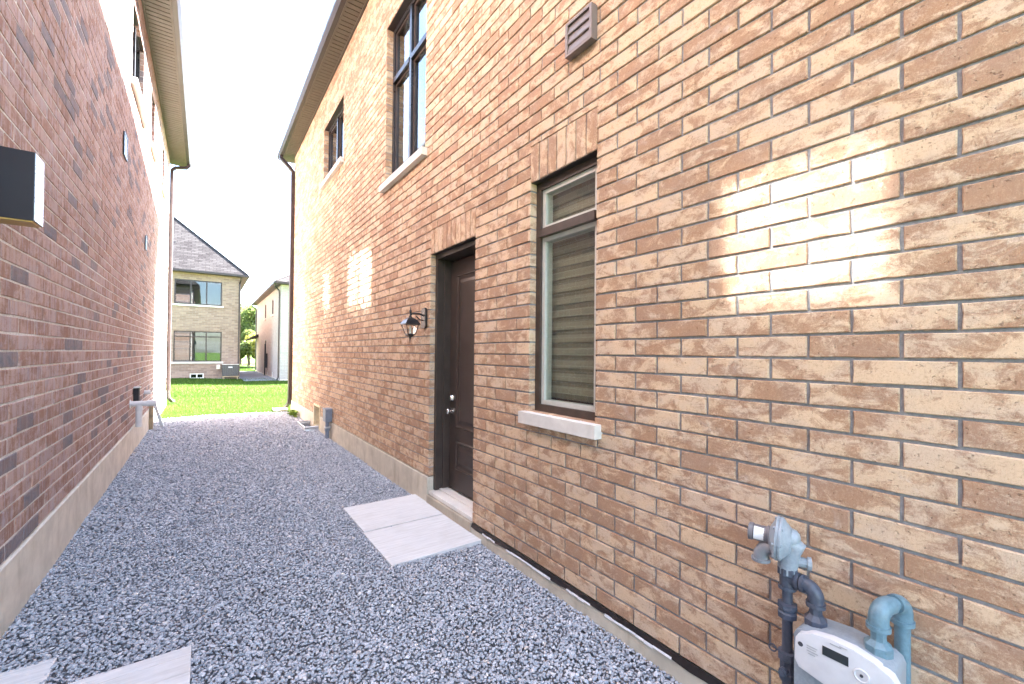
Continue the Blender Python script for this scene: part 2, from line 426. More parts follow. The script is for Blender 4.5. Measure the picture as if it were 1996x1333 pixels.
def np_mesh(name, verts, faces, mat, parent=None, rnd=None, smooth=False, **props):
    me = bpy.data.meshes.new(name); verts = np.asarray(verts, np.float32); faces = np.asarray(faces, np.int32); k = faces.shape[1]
    me.vertices.add(len(verts)); me.vertices.foreach_set('co', verts.ravel())
    me.loops.add(faces.size); me.loops.foreach_set('vertex_index', faces.ravel())
    me.polygons.add(len(faces)); me.polygons.foreach_set('loop_start', np.arange(0, faces.size, k, dtype=np.int32))
    try: me.polygons.foreach_set('loop_total', np.full(len(faces), k, np.int32))
    except Exception: pass
    me.update(calc_edges=True); me.validate()
    if rnd is not None:
        at = me.attributes.new('rnd', 'FLOAT', 'POINT'); at.data.foreach_set('value', np.asarray(rnd, np.float32))
    me.polygons.foreach_set('use_smooth', [smooth] * len(me.polygons))
    me.materials.append(M[mat])
    return link(bpy.data.objects.new(name, me), parent, **props)

# ------------------------------------------------------------------ ground
DR, DL = 1.85, -0.80                                        # the two wall faces
END_R, END_L = 12.35, 14.45
def ground_z(x): return -0.005 + 0.115 * max(0.0, min(1.0, (DR - x) / (DR - DL)))
xs = [-400, -120, -40, -12, -4, -0.8, -0.2, .5, 1.2, 1.85, 2.6, 6, 14, 40, 120, 400]
ys = [-300, -80, -20, -4, 0, 4, 8, 12, 16, 22, 30, 45, 80, 200, 700]
gv = [(x, y, ground_z(x) - 0.012) for y in ys for x in xs]
gf = [(j * len(xs) + i, j * len(xs) + i + 1, (j + 1) * len(xs) + i + 1, (j + 1) * len(xs) + i) for j in range(len(ys) - 1) for i in range(len(xs) - 1)]
np_mesh('ground', gv, gf, 'lawn', kind='structure')
def gravel_end(x): return 11.55 + .12 * math.sin(x * 1.9 + .6) + .24 * (x + .8) + (.35 * max(0, x - 1.2) if x > 1.2 else 0)
gx = np.linspace(DL - .02, DR + .02, 24)
pv, pf = [], []
for i, x in enumerate(gx):
    for t in np.linspace(0, 1, 12): pv.append((x, -4 + (gravel_end(x) + 4) * t, ground_z(x) - .004))
for i in range(23):
    for j in range(11): pf.append((i * 12 + j, (i + 1) * 12 + j, (i + 1) * 12 + j + 1, i * 12 + j + 1))
np_mesh('path', pv, pf, 'bed', kind='structure')

np_mesh('bounce_driveway', [(-7, -16, .0), (11, -16, .0), (11, -4.02, .0), (-7, -4.02, .0)], [(0, 1, 2, 3)], 'sill', kind='structure')  # unseen pale driveway, added to bounce sunlight onto the near wall

def stones(regions, seed):
    rg = np.random.default_rng(seed); C = []
    for x0, x1, y0, y1, sp, jit in regions:
        nx, ny = int((x1 - x0) / sp), int((y1 - y0) / sp)
        X, Y = np.meshgrid(x0 + (np.arange(nx) + .5) * sp, y0 + (np.arange(ny) + .5) * sp)
        X = X.ravel() + rg.uniform(-jit, jit, X.size) * sp; Y = Y.ravel() + rg.uniform(-jit, jit, Y.size) * sp
        C.append(np.stack([X, Y, np.full(X.size, sp)], 1))
    C = np.concatenate(C); C[:, 0] = np.clip(C[:, 0], DL + .012, DR - .012)
    ends = np.array([gravel_end(x) for x in C[:, 0]]); C = C[C[:, 1] < ends + rg.normal(0, .04, len(C))]
    for (x0, x1, y0, y1) in SLAB_RECTS: C = C[~((C[:, 0] > x0) & (C[:, 0] < x1) & (C[:, 1] > y0) & (C[:, 1] < y1))]
    C = C[~((C[:, 0] > 1.60) & (C[:, 1] > 9.02) & (C[:, 1] < 9.86))]
    n = len(C)
    t = (1 + 5 ** .5) / 2
    ico = np.array([(-1, t, 0), (1, t, 0), (-1, -t, 0), (1, -t, 0), (0, -1, t), (0, 1, t), (0, -1, -t), (0, 1, -t), (t, 0, -1), (t, 0, 1), (-t, 0, -1), (-t, 0, 1)], float) / math.sqrt(1 + t * t)
    F = np.array([(0, 11, 5), (0, 5, 1), (0, 1, 7), (0, 7, 10), (0, 10, 11), (1, 5, 9), (5, 11, 4), (11, 10, 2), (10, 7, 6), (7, 1, 8), (3, 9, 4), (3, 4, 2), (3, 2, 6), (3, 6, 8), (3, 8, 9), (4, 9, 5), (2, 4, 11), (6, 2, 10), (8, 6, 7), (9, 8, 1)])
    base = []
    for k in range(24):
        q = ico * rg.uniform(.72, 1.18, (12, 1)) + rg.normal(0, .10, (12, 3))
        # knock flats into it so that it reads as crushed stone
        for _ in range(3):
            d = rg.normal(size=3); d /= np.linalg.norm(d); lim = rg.uniform(.5, .75)
            pr = q @ d; q -= np.outer(np.maximum(pr - lim, 0), d)
        base.append(q * np.array([1.0, rg.uniform(.62, .9), rg.uniform(.42, .62)]))
    base = np.array(base)
    V = base[rg.integers(0, 24, n)]
    rad = C[:, 2] * rg.lognormal(-.33, .24, n)
    V = V * rad[:, None, None]
    ang = rg.uniform(0, 2 * math.pi, n); tx = rg.normal(0, .38, n); ty = rg.normal(0, .38, n)
    def rot(V, a, i, j):
        c, s = np.cos(a)[:, None], np.sin(a)[:, None]; W = V.copy()
        W[:, :, i] = c * V[:, :, i] - s * V[:, :, j]; W[:, :, j] = s * V[:, :, i] + c * V[:, :, j]; return W
    V = rot(rot(rot(V, tx, 1, 2), ty, 0, 2), ang, 0, 1)
    gz = -0.005 + .115 * np.clip((DR - C[:, 0]) / (DR - DL), 0, 1)
    for (x0, x1, y0, y1) in SLAB_RECTS[:2]: gz = np.where((C[:, 0] > x0) & (C[:, 0] < x1) & (C[:, 1] > y0) & (C[:, 1] < y1), .047, gz)
    lo = .012 * np.sin(C[:, 0] * 5.1 + C[:, 1] * 1.7) * np.sin(C[:, 1] * 2.3)
    V[:, :, 0] += C[:, 0:1]; V[:, :, 1] += C[:, 1:2]; V[:, :, 2] += (gz + .006 + lo * .6 + rg.uniform(0, .013, n))[:, None]
    Fa = (F[None] + (np.arange(n) * 12)[:, None, None]).reshape(-1, 3)
    rn = np.clip(rg.normal(.5, .22, n), 0, .97); rn[rg.random(n) < .005] = 1.0
    return V.reshape(-1, 3), Fa, np.repeat(rn, 12)

# slabs: (x0, x1, y0, y1, top z)
SLABS = [(1.105, 1.845, 3.635, 4.30, .052), (1.095, 1.835, 2.955, 3.625, .050), (-.46, -.03, 2.02, 2.62, .118), (-1.0, -.535, 2.24, 2.86, .125)]
SLAB_RECTS = [(a + .012, b - .012, c + .012, d - .012) for a, b, c, d, _ in SLABS]
gvv, gff, grr = stones([(DL, DR, 0.9, 4.6, .0148, .55), (DL, DR, 4.6, 7.5, .0195, .55), (DL, DR, 7.5, 12.9, .028, .55), (DL, DR, -3.0, .9, .03, .5)], 5)
np_mesh('gravel', gvv, gff, 'stone', rnd=grr, kind='stuff', label='loose crushed blue grey stone covering the alley floor', category='gravel')

# ------------------------------------------------------------------ brick walls
def subtract(rect, openings):
    out = [rect]
    for (s0, s1, z0, z1) in openings:
        nxt = []
        for (a0, a1, b0, b1) in out:
            if s0 >= a1 or s1 <= a0 or z0 >= b1 or z1 <= b0: nxt.append((a0, a1, b0, b1)); continue
            if a0 < s0: nxt.append((a0, s0, b0, b1))
            if a1 > s1: nxt.append((s1, a1, b0, b1))
            m0, m1 = max(a0, s0), min(a1, s1)
            if b0 < z0: nxt.append((m0, m1, b0, z0))
            if b1 > z1: nxt.append((m0, m1, z1, b1))
        out = nxt
    return [r for r in out if r[1] - r[0] > .006 and r[3] - r[2] > .014]

def running_bond(s_lo, s_hi, z0, ztop, yoff, openings):
    rects = []; row = 0; z = z0
    while z < ztop - .005:
        off = yoff - (.5 * BL if row % 2 else 0)
        k = math.floor((s_lo - off) / BL); line = []
        while off + k * BL < s_hi:
            a0, a1 = off + k * BL + JOINT / 2, off + (k + 1) * BL - JOINT / 2
            a0, a1 = max(a0, s_lo), min(a1, s_hi)
            if a1 - a0 > .025: line += subtract((a0, a1, z + JOINT * .55, min(z + CRS - JOINT * .45, ztop)), openings)
            k += 1
        line.sort(); out = []
        for q in line:
            if out and abs(out[-1][2] - q[2]) < 1e-6 and abs(out[-1][3] - q[3]) < 1e-6 and 0 <= q[0] - out[-1][1] < JOINT * 1.05 and min(q[1] - q[0], out[-1][1] - out[-1][0]) < .07:
                out[-1] = (out[-1][0], q[1], q[2], q[3])
            else: out.append(q)
        rects += out
        z += CRS; row += 1
    return rects

def project(p):
    d = Vector(p) - Vector((0, 0, CAM_H)); zc = d.dot(fw)
    if zc < .15: return None
    return 998 + F_PX * d.dot(rt) / zc, 680 - F_PX * d.dot(up) / zc, zc

def brick_meshes(mat, tag, count=10):
    """unit bricks 0.256 x 0.078, front at x=0 facing -x, 48 triangles each"""
    res = []
    rg = random.Random(tag)
    hw, hh, dp = .128, .039, .085
    outline = [(-1, -1), (-.33, -1), (.35, -1), (1, -1), (1, .1), (1, 1), (.3, 1), (-.36, 1), (-1, 1), (-1, -.05)]
    for k in range(count):
        v, f = [], []
        ring = [(u * hw + rg.uniform(-.0014, .0014), w * hh + rg.uniform(-.0014, .0014)) for u, w in outline]
        ch = rg.uniform(.0022, .0035)
        for u, w in ring: v.append((rg.uniform(-.0006, .0006), u * (1 - ch / hw), w * (1 - ch / hh)))
        for u, w in ring: v.append((ch * rg.uniform(.8, 1.3), u, w))
        for u, w in ring: v.append((dp, u, w))
        f.append(tuple(range(10)))
        for a in (0, 10):
            for j in range(10): f.append((a + j, a + (j + 1) % 10, a + 10 + (j + 1) % 10, a + 10 + j))
        me = bpy.data.meshes.new('brick'); me.from_pydata(v, [], f)
        bm = bmesh.new(); bm.from_mesh(me); bmesh.ops.recalc_face_normals(bm, faces=bm.faces[:]); bm.to_mesh(me); bm.free()
        # outward face must look towards -x
        if me.polygons[0].normal.x > 0: me.flip_normals()
        me.materials.append(M[mat]); res.append(me)
    return res

def lay_bricks(groups, X, side, wall, tag, limit=300):
    """groups: list of (rects, material). side -1: wall faces -x, +1: faces +x"""
    allr = []
    for gi, (rects, mat) in enumerate(groups):
        for r_ in rects:
            c = project((X, (r_[0] + r_[1]) / 2, (r_[2] + r_[3]) / 2)); size = 0
            if c and -30 < c[0] < 2026 and -30 < c[1] < 1363:
                p0, p1 = project((X, r_[0], r_[2])), project((X, r_[1], r_[3]))
                if p0 and p1: size = abs(p0[0] - p1[0]) * (r_[3] - r_[2]) * F_PX / c[2]
            allr.append((size, gi, r_))
    allr.sort(key=lambda t: -t[0])
    sets = {gi: brick_meshes(mat, tag + str(gi)) for gi, (_, mat) in enumerate(groups)}
    rg = random.Random(tag)
    for size, gi, r_ in allr[:limit]:
        o = bpy.data.objects.new('brick', rg.choice(sets[gi])); COL.objects.link(o); o.parent = wall
        wy, wz = r_[1] - r_[0], r_[3] - r_[2]
        o.location = (X + side * rg.uniform(-.002, .002), (r_[0] + r_[1]) / 2, (r_[2] + r_[3]) / 2 + rg.uniform(-.0008, .0008))
        if wz > wy * 1.4:      # soldier: stand the brick up
            o.rotation_euler = (math.pi / 2 if side < 0 else -math.pi / 2, rg.uniform(-.006, .006), 0); o.scale = (1, wz / .256, wy / .078)
        else:
            o.rotation_euler = (rg.uniform(-.004, .004), 0, (0 if side < 0 else math.pi) + rg.uniform(-.004, .004)); o.scale = (1, wy / .256, wz / .078)
    # the rest joined
    for gi, (_, mat) in enumerate(groups):
        rest = np.array([r_ for s_, g_, r_ in allr[limit:] if g_ == gi])
        if not len(rest): continue
        rg2 = np.random.default_rng(len(rest)); n = len(rest); ch = .003
        rest = rest + rg2.uniform(-.0011, .0011, rest.shape)
        pr = rg2.uniform(-.002, .002, n)
        a0, a1, b0, b1 = rest.T
        def ringv(i, dx): return np.stack([np.stack([X + side * (pr - dx), a, b], 1) for a, b in ((a0 + i, b0 + i), (a1 - i, b0 + i), (a1 - i, b1 - i), (a0 + i, b1 - i))], 1)
        V = np.concatenate([ringv(ch, 0), ringv(0, ch), ringv(0, .085)], 1).reshape(-1, 3)
        fs = [(0, 1, 2, 3)] + [(r * 4 + j, r * 4 + 4 + j, r * 4 + 4 + (j + 1) % 4, r * 4 + (j + 1) % 4) for r in (0, 1) for j in range(4)]
        if side > 0: pass
        else: fs = [tuple(reversed(q)) for q in fs]
        Fq = (np.array(fs)[None] + (np.arange(n) * 12)[:, None, None]).reshape(-1, 4)
        o = np_mesh('brickwork', V, Fq, mat); o.parent = wall; o['kind'] = 'stuff'

def mortar_wall(name, mat, parent, W, s_lo, s_hi, z_lo, z_hi, openings, n_front=-.009, n_back=-.1, grow=.005):
    openings = [(o[0] - grow, o[1] + grow, o[2] - grow, o[3] + grow) for o in openings]
    ss = sorted({s_lo, s_hi, *[min(max(o[0], s_lo), s_hi) for o in openings], *[min(max(o[1], s_lo), s_hi) for o in openings]})
    zs = sorted({z_lo, z_hi, *[min(max(o[2], z_lo), z_hi) for o in openings], *[min(max(o[3], z_lo), z_hi) for o in openings]})
    inside = lambda a, b: s_lo < a < s_hi and z_lo < b < z_hi and not any(o[0] < a < o[1] and o[2] < b < o[3] for o in openings)
    m = MB(); sm = [(ss[i] + ss[i + 1]) / 2 for i in range(len(ss) - 1)]; zm = [(zs[i] + zs[i + 1]) / 2 for i in range(len(zs) - 1)]
    for i, a in enumerate(sm):
        for j, b in enumerate(zm):
            if not inside(a, b): continue
            A0, A1, B0, B1 = ss[i], ss[i + 1], zs[j], zs[j + 1]
            m.poly([W(A0, B0, n_front), W(A1, B0, n_front), W(A1, B1, n_front), W(A0, B1, n_front)])
            m.poly([W(A0, B0, n_back), W(A1, B0, n_back), W(A1, B1, n_back), W(A0, B1, n_back)])
            e = 1e-4
            if not inside(A0 - e, b): m.poly([W(A0, B0, n_front), W(A0, B1, n_front), W(A0, B1, n_back), W(A0, B0, n_back)])
            if not inside(A1 + e, b): m.poly([W(A1, B0, n_front), W(A1, B1, n_front), W(A1, B1, n_back), W(A1, B0, n_back)])
            if not inside(a, B0 - e): m.poly([W(A0, B0, n_front), W(A1, B0, n_front), W(A1, B0, n_back), W(A0, B0, n_back)])
            if not inside(a, B1 + e): m.poly([W(A0, B1, n_front), W(A1, B1, n_front), W(A1, B1, n_back), W(A0, B1, n_back)])
    return m.build(name, mat, parent)

def add_window(house, W, a0, a1, b0, b1, cols, rows, frame='black', pane='glass', rec=.075, fw_=.05, bar=.045, sash=None, sill=None, inner='curtain', depth=.07):
    """cols / rows: inner split positions as fractions; parts: window frame > pane, sash, sill, curtain"""
    m = MB(); n1 = -rec; n0 = -rec - depth
    m.box(a0, a1, b0, b0 + fw_, n0, n1, W); m.box(a0, a1, b1 - fw_, b1, n0, n1, W)
    m.box(a0, a0 + fw_, b0 + fw_, b1 - fw_, n0, n1, W); m.box(a1 - fw_, a1, b0 + fw_, b1 - fw_, n0, n1, W)
    ca = [a0 + fw_ - bar / 2] + [a0 + (a1 - a0) * c for c in cols] + [a1 - fw_ + bar / 2]
    cb = [b0 + fw_ - bar / 2] + [b0 + (b1 - b0) * c for c in rows] + [b1 - fw_ + bar / 2]
    for c in ca[1:-1]: m.box(c - bar / 2, c + bar / 2, b0 + fw_, b1 - fw_, n0, n1 + .012, W)
    for c in cb[1:-1]:
        for i in range(len(ca) - 1): m.box(ca[i] + bar / 2, ca[i + 1] - bar / 2, c - bar / 2, c + bar / 2, n0, n1 + .02, W)
    win = m.build('window', frame, house)
    for i in range(len(ca) - 1):
        for j in range(len(cb) - 1):
            p0, p1, q0, q1 = ca[i] + bar / 2, ca[i + 1] - bar / 2, cb[j] + bar / 2, cb[j + 1] - bar / 2
            if sash:
                s = MB(); w = sash[1]
                s.box(p0, p1, q0, q0 + w, n0 + .005, n1 - .018, W); s.box(p0, p1, q1 - w, q1, n0 + .005, n1 - .018, W)
                s.box(p0, p0 + w, q0 + w, q1 - w, n0 + .005, n1 - .018, W); s.box(p1 - w, p1, q0 + w, q1 - w, n0 + .005, n1 - .018, W)
                s.build('sash', sash[0], win); p0 += w; p1 -= w; q0 += w; q1 -= w
            g = MB(); gm = n1 - .034
            g.box(p0 - .002, p1 + .002, q0 - .002, q1 + .002, gm - .005, gm, W); g.build('pane', pane, win)
    if sill:
        h, over, out = sill
        MB().box(a0 - over, a1 + over, b0 - h, b0 - .003, -.12, out, W).build('sill', 'sill', win, bevel=.004)
    if inner:
        k = 26; m = MB(); i0 = len(m.v)
        for j in range(k + 1):
            a = a0 + .02 + (a1 - a0 - .04) * j / k; nn = n0 - .05 + .012 * math.sin(j * 1.9)
            m.v += [W(a, b0, nn), W(a, b1, nn)]
        for j in range(k): m.f.append((2 * j, 2 * j + 2, 2 * j + 3, 2 * j + 1))
        m.build('curtain', inner, win, smooth=60)
    return win

def hip_roof(house, x0, x1, y0, y1, z, p, mat='shingle', name='roof', thick=.10):
    w = min(x1 - x0, y1 - y0) / 2
    m = MB()
    if x1 - x0 <= y1 - y0: ra, rb = (x0 + w, y0 + w, z + p * w), (x0 + w, y1 - w, z + p * w)
    else: ra, rb = (x0 + w, y0 + w, z + p * w), (x1 - w, y0 + w, z + p * w)
    c = [(x0, y0, z), (x1, y0, z), (x1, y1, z), (x0, y1, z)]
    if x1 - x0 <= y1 - y0:
        m.poly([c[0], c[1], ra]).poly([c[1], c[2], rb, ra]).poly([c[2], c[3], rb]).poly([c[3], c[0], ra, rb])
    else:
        m.poly([c[0], c[1], rb, ra]).poly([c[1], c[2], rb]).poly([c[2], c[3], ra, rb]).poly([c[3], c[0], ra])
    m.poly(c)
    o = m.build(name, mat, house)
    # ridge and hip caps
    cap = MB()
    for q0, q1 in ((c[0], ra), (c[1], ra if x1 - x0 <= y1 - y0 else rb), (c[2], rb), (c[3], rb if x1 - x0 <= y1 - y0 else ra), (ra, rb)):
        if (Vector(q0) - Vector(q1)).length > .05:
            cap.tube([Vector(q0) + Vector((0, 0, .01)), Vector(q1) + Vector((0, 0, .01))], .04, 6)
    cap.build('hip_cap', mat, o)
    return o

# ================================================================== the tan house, wall facing the alley
HR = thing('brick_house', (4.6, 6, 0), 'tan brick house with dark brown side door and narrow window beside the gravel alley', 'house')
DOOR = (3.125, 4.005, -1.0, 2.54)
NARROW = (1.745, 2.372, 1.15, 2.747)
TALL = (4.18, 5.395, 3.68, 5.70)
FARW = (7.50, 8.96, 4.80, 5.89)
BASEW = (8.93, 9.50, .06, .50)
BASES = [(-5, 3.125, -1, Z0_R), (4.005, 20, -1, Z0_R + 2 * CRS)]
SOLD_N = (1.745, 2.372, 2.747, 3.005); SOLD_D = (3.125, 4.005, 2.54, 2.79)
Y0R, TOP_R = -1.3, 6.60
op_r = [DOOR, NARROW, TALL, FARW, BASEW] + BASES
wallR = mortar_wall('wall', 'mortar_r', HR, RW(DR), Y0R, END_R, Z0_R, TOP_R, op_r)
rects = running_bond(Y0R, END_R, Z0_R, TOP_R, .13, op_r + [SOLD_N, SOLD_D])
def soldiers(s, n): 
    w = (s[1] - s[0]) / n
    return [(s[0] + k * w + (.005 if k else .001), s[0] + (k + 1) * w - (.005 if k < n - 1 else .001), s[2] + .003, s[3] - .006) for k in range(n)]
lay_bricks([(rects, 'brick_r'), (soldiers(SOLD_N, 7), 'brick_r_s'), (soldiers(SOLD_D, 10), 'brick_r_d')], DR, -1, wallR, 'tan')
# foundation
fm = MB()
fm.box(Y0R, 3.125, -.4, Z0_R - .02, -.12, .012, RW(DR))
fm.box(4.005, 8.90, -.4, Z0_R + 2 * CRS - .006, -.12, .012, RW(DR))
fm.box(9.53, END_R, -.4, Z0_R + 2 * CRS - .006, -.12, .012, RW(DR))
fm.box(8.90, 9.53, -.4, .06, -.12, .012, RW(DR))
fm.build('foundation', 'found', HR, bevel=.006)
mb = MB(); i0 = 0
k = 60
for j in range(k + 1):
    s = Y0R + (3.12 - Y0R) * j / k
    lo = Z0_R - .024 - .010 * random.random(); out = .015 + .006 * random.random()
    mb.v += [RW(DR)(s, Z0_R + .002, .002), RW(DR)(s, lo, out), RW(DR)(s, lo, -.01)]
for j in range(k): mb.f += [(3 * j, 3 * j + 3, 3 * j + 4, 3 * j + 1), (3 * j + 1, 3 * j + 4, 3 * j + 5, 3 * j + 2)]
mem = mb.build('base_flashing', 'membrane', HR)
for s0_, ln in ((.72, .28), (1.22, .42), (1.75, .2), (2.1, .5), (2.75, .18)):
    kk = 8; mb = MB()
    for j in range(kk):
        a = s0_ + ln * j / kk; b = s0_ + ln * (j + 1) / kk; zt = Z0_R - .014 - .004 * random.random(); zb = zt - .009 - .006 * random.random()
        mb.poly([RW(DR)(a, zt, .022), RW(DR)(b, zt, .022), RW(DR)(b, zb, .025), RW(DR)(a, zb, .025)])
    mb.build('torn_film', 'film', mem)
# core of the house behind the veneer; room darkness put into its colour
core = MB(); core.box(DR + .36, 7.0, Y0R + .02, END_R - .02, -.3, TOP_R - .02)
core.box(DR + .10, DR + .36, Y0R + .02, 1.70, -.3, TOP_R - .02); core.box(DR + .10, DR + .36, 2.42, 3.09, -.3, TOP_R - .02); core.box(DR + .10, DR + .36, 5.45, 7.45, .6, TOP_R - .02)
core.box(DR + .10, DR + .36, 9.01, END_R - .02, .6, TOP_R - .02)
core.build('dark_core', 'dark', HR)
rear = MB(); rear.box(DR + .10, 7.0, END_R - .015, END_R, -.3, TOP_R); rear.box(DR + .10, 7.0, Y0R, Y0R + .015, -.3, TOP_R); rear.build('end_wall', 'brick_r', HR)

# eaves: soffit boards, fascia, gutter, roof
SOF_R0 = 1.60
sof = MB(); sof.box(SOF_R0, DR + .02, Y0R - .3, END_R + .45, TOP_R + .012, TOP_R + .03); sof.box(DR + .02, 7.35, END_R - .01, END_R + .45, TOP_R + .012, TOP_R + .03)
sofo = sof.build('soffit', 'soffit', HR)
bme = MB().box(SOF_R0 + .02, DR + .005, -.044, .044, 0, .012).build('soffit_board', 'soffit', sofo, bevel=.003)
bme.location = (0, 12.75, TOP_R)
y = 12.65
while y > 2.0:
    o = bpy.data.objects.new('soffit_board', bme.data); COL.objects.link(o); o.parent = sofo; o.location = (0, y, TOP_R + random.uniform(-.0008, .0008)); y -= .1
strip = MB(); strip.box(SOF_R0 - .004, SOF_R0 + .022, Y0R - .3, END_R + .45, TOP_R - .004, TOP_R + .02); strip.box(DR - .03, DR - .008, Y0R, END_R, TOP_R - .012, TOP_R + .003)
strip.build('soffit_trim', 'soffit', sofo)
def gutter_profile(x, sgn, z):   # K-style: back, bottom, ogee front, lip
    return [(x, z + .12), (x, z), (x - sgn * .065, z), (x - sgn * .085, z + .03), (x - sgn * .105, z + .06), (x - sgn * .105, z + .125), (x - sgn * .09, z + .125), (x - sgn * .09, z + .105), (x - sgn * .01, z + .105), (x - sgn * .01, z + .12)]
g = MB(); g.prism([(x, Y0R - .3, z) for x, z in gutter_profile(SOF_R0 - .006, 1, TOP_R + .0)], (0, END_R + .75 - Y0R, 0))
g.build('gutter', 'gutter', HR)
MB().box(SOF_R0, SOF_R0 + .02, Y0R - .3, END_R + .45, TOP_R + .02, TOP_R + .14).build('fascia', 'gutter', HR)
hip_roof(HR, SOF_R0 - .05, 7.45, Y0R - .32, END_R + .47, TOP_R + .125, 1.245)
ds = MB(); xs_ = SOF_R0 - .055
ds.tube([(xs_, END_R + .1, TOP_R), (xs_, END_R + .1, TOP_R - .08), (xs_ + .07, END_R + .04, TOP_R - .17), (DR - .12, END_R - .04, TOP_R - .32), (DR - .048, END_R - .055, TOP_R - .42), (DR - .048, END_R - .055, TOP_R - .55), (DR - .048, END_R - .055, .36), (DR - .06, END_R - .02, .22), (DR - .09, END_R + .16, .12), (DR - .10, END_R + .24, .10)], 0, sq=(.044, .034))
dso = ds.build('downspout', 'pipe_brown', HR, smooth=40)
st = MB()
for z in (5.2, 3.4, 1.6): st.box(DR - .08, DR - .001, END_R - .10, END_R - .012, z, z + .03)
st.build('strap', 'gutter', dso)

# side door
dm = MB(); W = RW(DR); PL = -.20                    # door leaf plane
dm.box(DOOR[0] + .002, DOOR[0] + .045, .165, DOOR[3] - .045, -.26, -.055, W); dm.box(DOOR[1] - .045, DOOR[1] - .002, .165, DOOR[3] - .045, -.26, -.055, W)
dm.box(DOOR[0] + .002, DOOR[1] - .002, DOOR[3] - .045, DOOR[3] - .002, -.26, -.055, W)
for q in (-1, 1):
    a = DOOR[0] + .045 if q < 0 else DOOR[1] - .045
    dm.box(min(a, a - q * .018), max(a, a - q * .018), .165, DOOR[3] - .045, -.26, -.13, W)
door = dm.build('door', 'door', HR, bevel=.003)
DL0, DL1, DB, DT = DOOR[0] + .066, DOOR[1] - .066, .188, DOOR[3] - .065
leaf = MB(); leaf.box(DL0, DL1, DB, DT, PL - .045, PL, W)
lo_ = leaf.build('door_leaf', 'door', door)
def raised(a0, a1, b0, b1):
    m = MB()
    for (i, nn, i2, n2) in ((0, 0, .012, .012), (.012, .012, .026, .004), (.026, .004, .04, -.004 + .006), (.055, .002, .085, .010)):
        o_ = [W(a0 + i, b0 + i, PL + nn), W(a1 - i, b0 + i, PL + nn), W(a1 - i, b1 - i, PL + nn), W(a0 + i, b1 - i, PL + nn)]
        p_ = [W(a0 + i2, b0 + i2, PL + n2), W(a1 - i2, b0 + i2, PL + n2), W(a1 - i2, b1 - i2, PL + n2), W(a0 + i2, b1 - i2, PL + n2)]
        for j in range(4): m.poly([o_[j], o_[(j + 1) % 4], p_[(j + 1) % 4], p_[j]])
    i, nn = .085, .010
    m.poly([W(a0 + i, b0 + i, PL + nn), W(a1 - i, b0 + i, PL + nn), W(a1 - i, b1 - i, PL + nn), W(a0 + i, b1 - i, PL + nn)])
    m.build('door_panel', 'door', door)
raised(DL0 + .14, DL1 - .14, .805, DT - .15)
raised(DL0 + .14, DL1 - .14, .39, .675)
KS = DL1 - .062
def knob(z, prof): MB().lathe(W(KS, z, PL), (-1, 0, 0), prof, 20).build('door_handle', 'chrome', door, smooth=50)
knob(1.095, [(0, .033), (.008, .033), (.012, .028), (.03, .027), (.034, .022), (.034, .006)])
knob(.962, [(0, .033), (.008, .033), (.012, .016), (.03, .014), (.036, .022), (.048, .03), (.062, .03), (.070, .022), (.072, .006)])
sl_ = MB(); sl_.box(DOOR[0] + .002, DOOR[1] - .002, .128, .162, -.30, -.004, W); sl_.box(DOOR[0] + .046, DOOR[1] - .046, .163, .177, -.19, -.10, W)
sl_.build('threshold', 'sill', door, bevel=.003)
MB().box(DOOR[0] + .004, DOOR[1] - .004, -.3, .124, -.28, .020, W).build('door_step', 'step', HR, bevel=.006)
MB().box(DOOR[0] - .09, DOOR[0] + .004, DOOR[3] - .012, DOOR[3] + .0, -.09, -.01, W).box(DOOR[0], DOOR[1], DOOR[3] - .001, DOOR[3] + .004, -.095, -.012, W).build('lintel', 'gutter', HR)

# narrow window with zebra blind
nw = add_window(HR, RW(DR), *NARROW, [], [.775], frame='bronze', pane='glass_low', rec=.055, fw_=.05, bar=.055, sash=('vinyl_grey', .030), sill=(.085, .05, .055), inner=None, depth=.09)
bl = MB(); 
z = NARROW[2] + .09; k = 0
while z < NARROW[3] - .06:
    m = MB(); hgt = .052 if k % 2 else .036
    m.box(NARROW[0] + .05, NARROW[1] - .05, z, z + hgt, -.172, -.169 + (.006 if k % 2 else 0), RW(DR)); m.build('blind_slat', 'blind' if k % 2 else 'blind_dark', nw); z += hgt; k += 1
MB().box(NARROW[0] - .003, NARROW[1] + .003, NARROW[3] - .001, NARROW[3] + .004, -.1, -.008, RW(DR)).build('lintel', 'gutter', HR)
# tall stair window and far bedroom window
add_window(HR, RW(DR), *TALL, [.5], [.66], frame='black', rec=.085, fw_=.055, bar=.06, sash=('bronze', .03), sill=(.085, .06, .06), depth=.08)
add_window(HR, RW(DR), *FARW, [.5], [], frame='black', rec=.085, fw_=.055, bar=.06, sash=('bronze', .03), sill=(.085, .06, .06), depth=.08)
for o_ in (TALL, FARW): MB().box(o_[0] - .003, o_[1] + .003, o_[3] - .001, o_[3] + .004, -.1, -.008, RW(DR)).build('lintel', 'gutter', HR)
# basement window
bw = MB(); W = RW(DR); a0, a1, b0, b1 = BASEW
bw.box(a0, a1, b1 - .04, b1, -.2, .016, W); bw.box(a0, a0 + .04, b0, b1 - .04, -.2, .016, W); bw.box(a1 - .04, a1, b0, b1 - .04, -.2, .016, W)
bwo = bw.build('window', 'cream', HR)
MB().box(a0 + .04, a1 - .04, b0, b1 - .04, -.13, -.125, W).build('pane', 'glass', bwo)
MB().box(a0 + .04, a0 + .07, b0, b1 - .04, -.12, -.09, W).box(a1 - .07, a1 - .04, b0, b1 - .04, -.12, -.09, W).build('sash', 'vinyl', bwo)

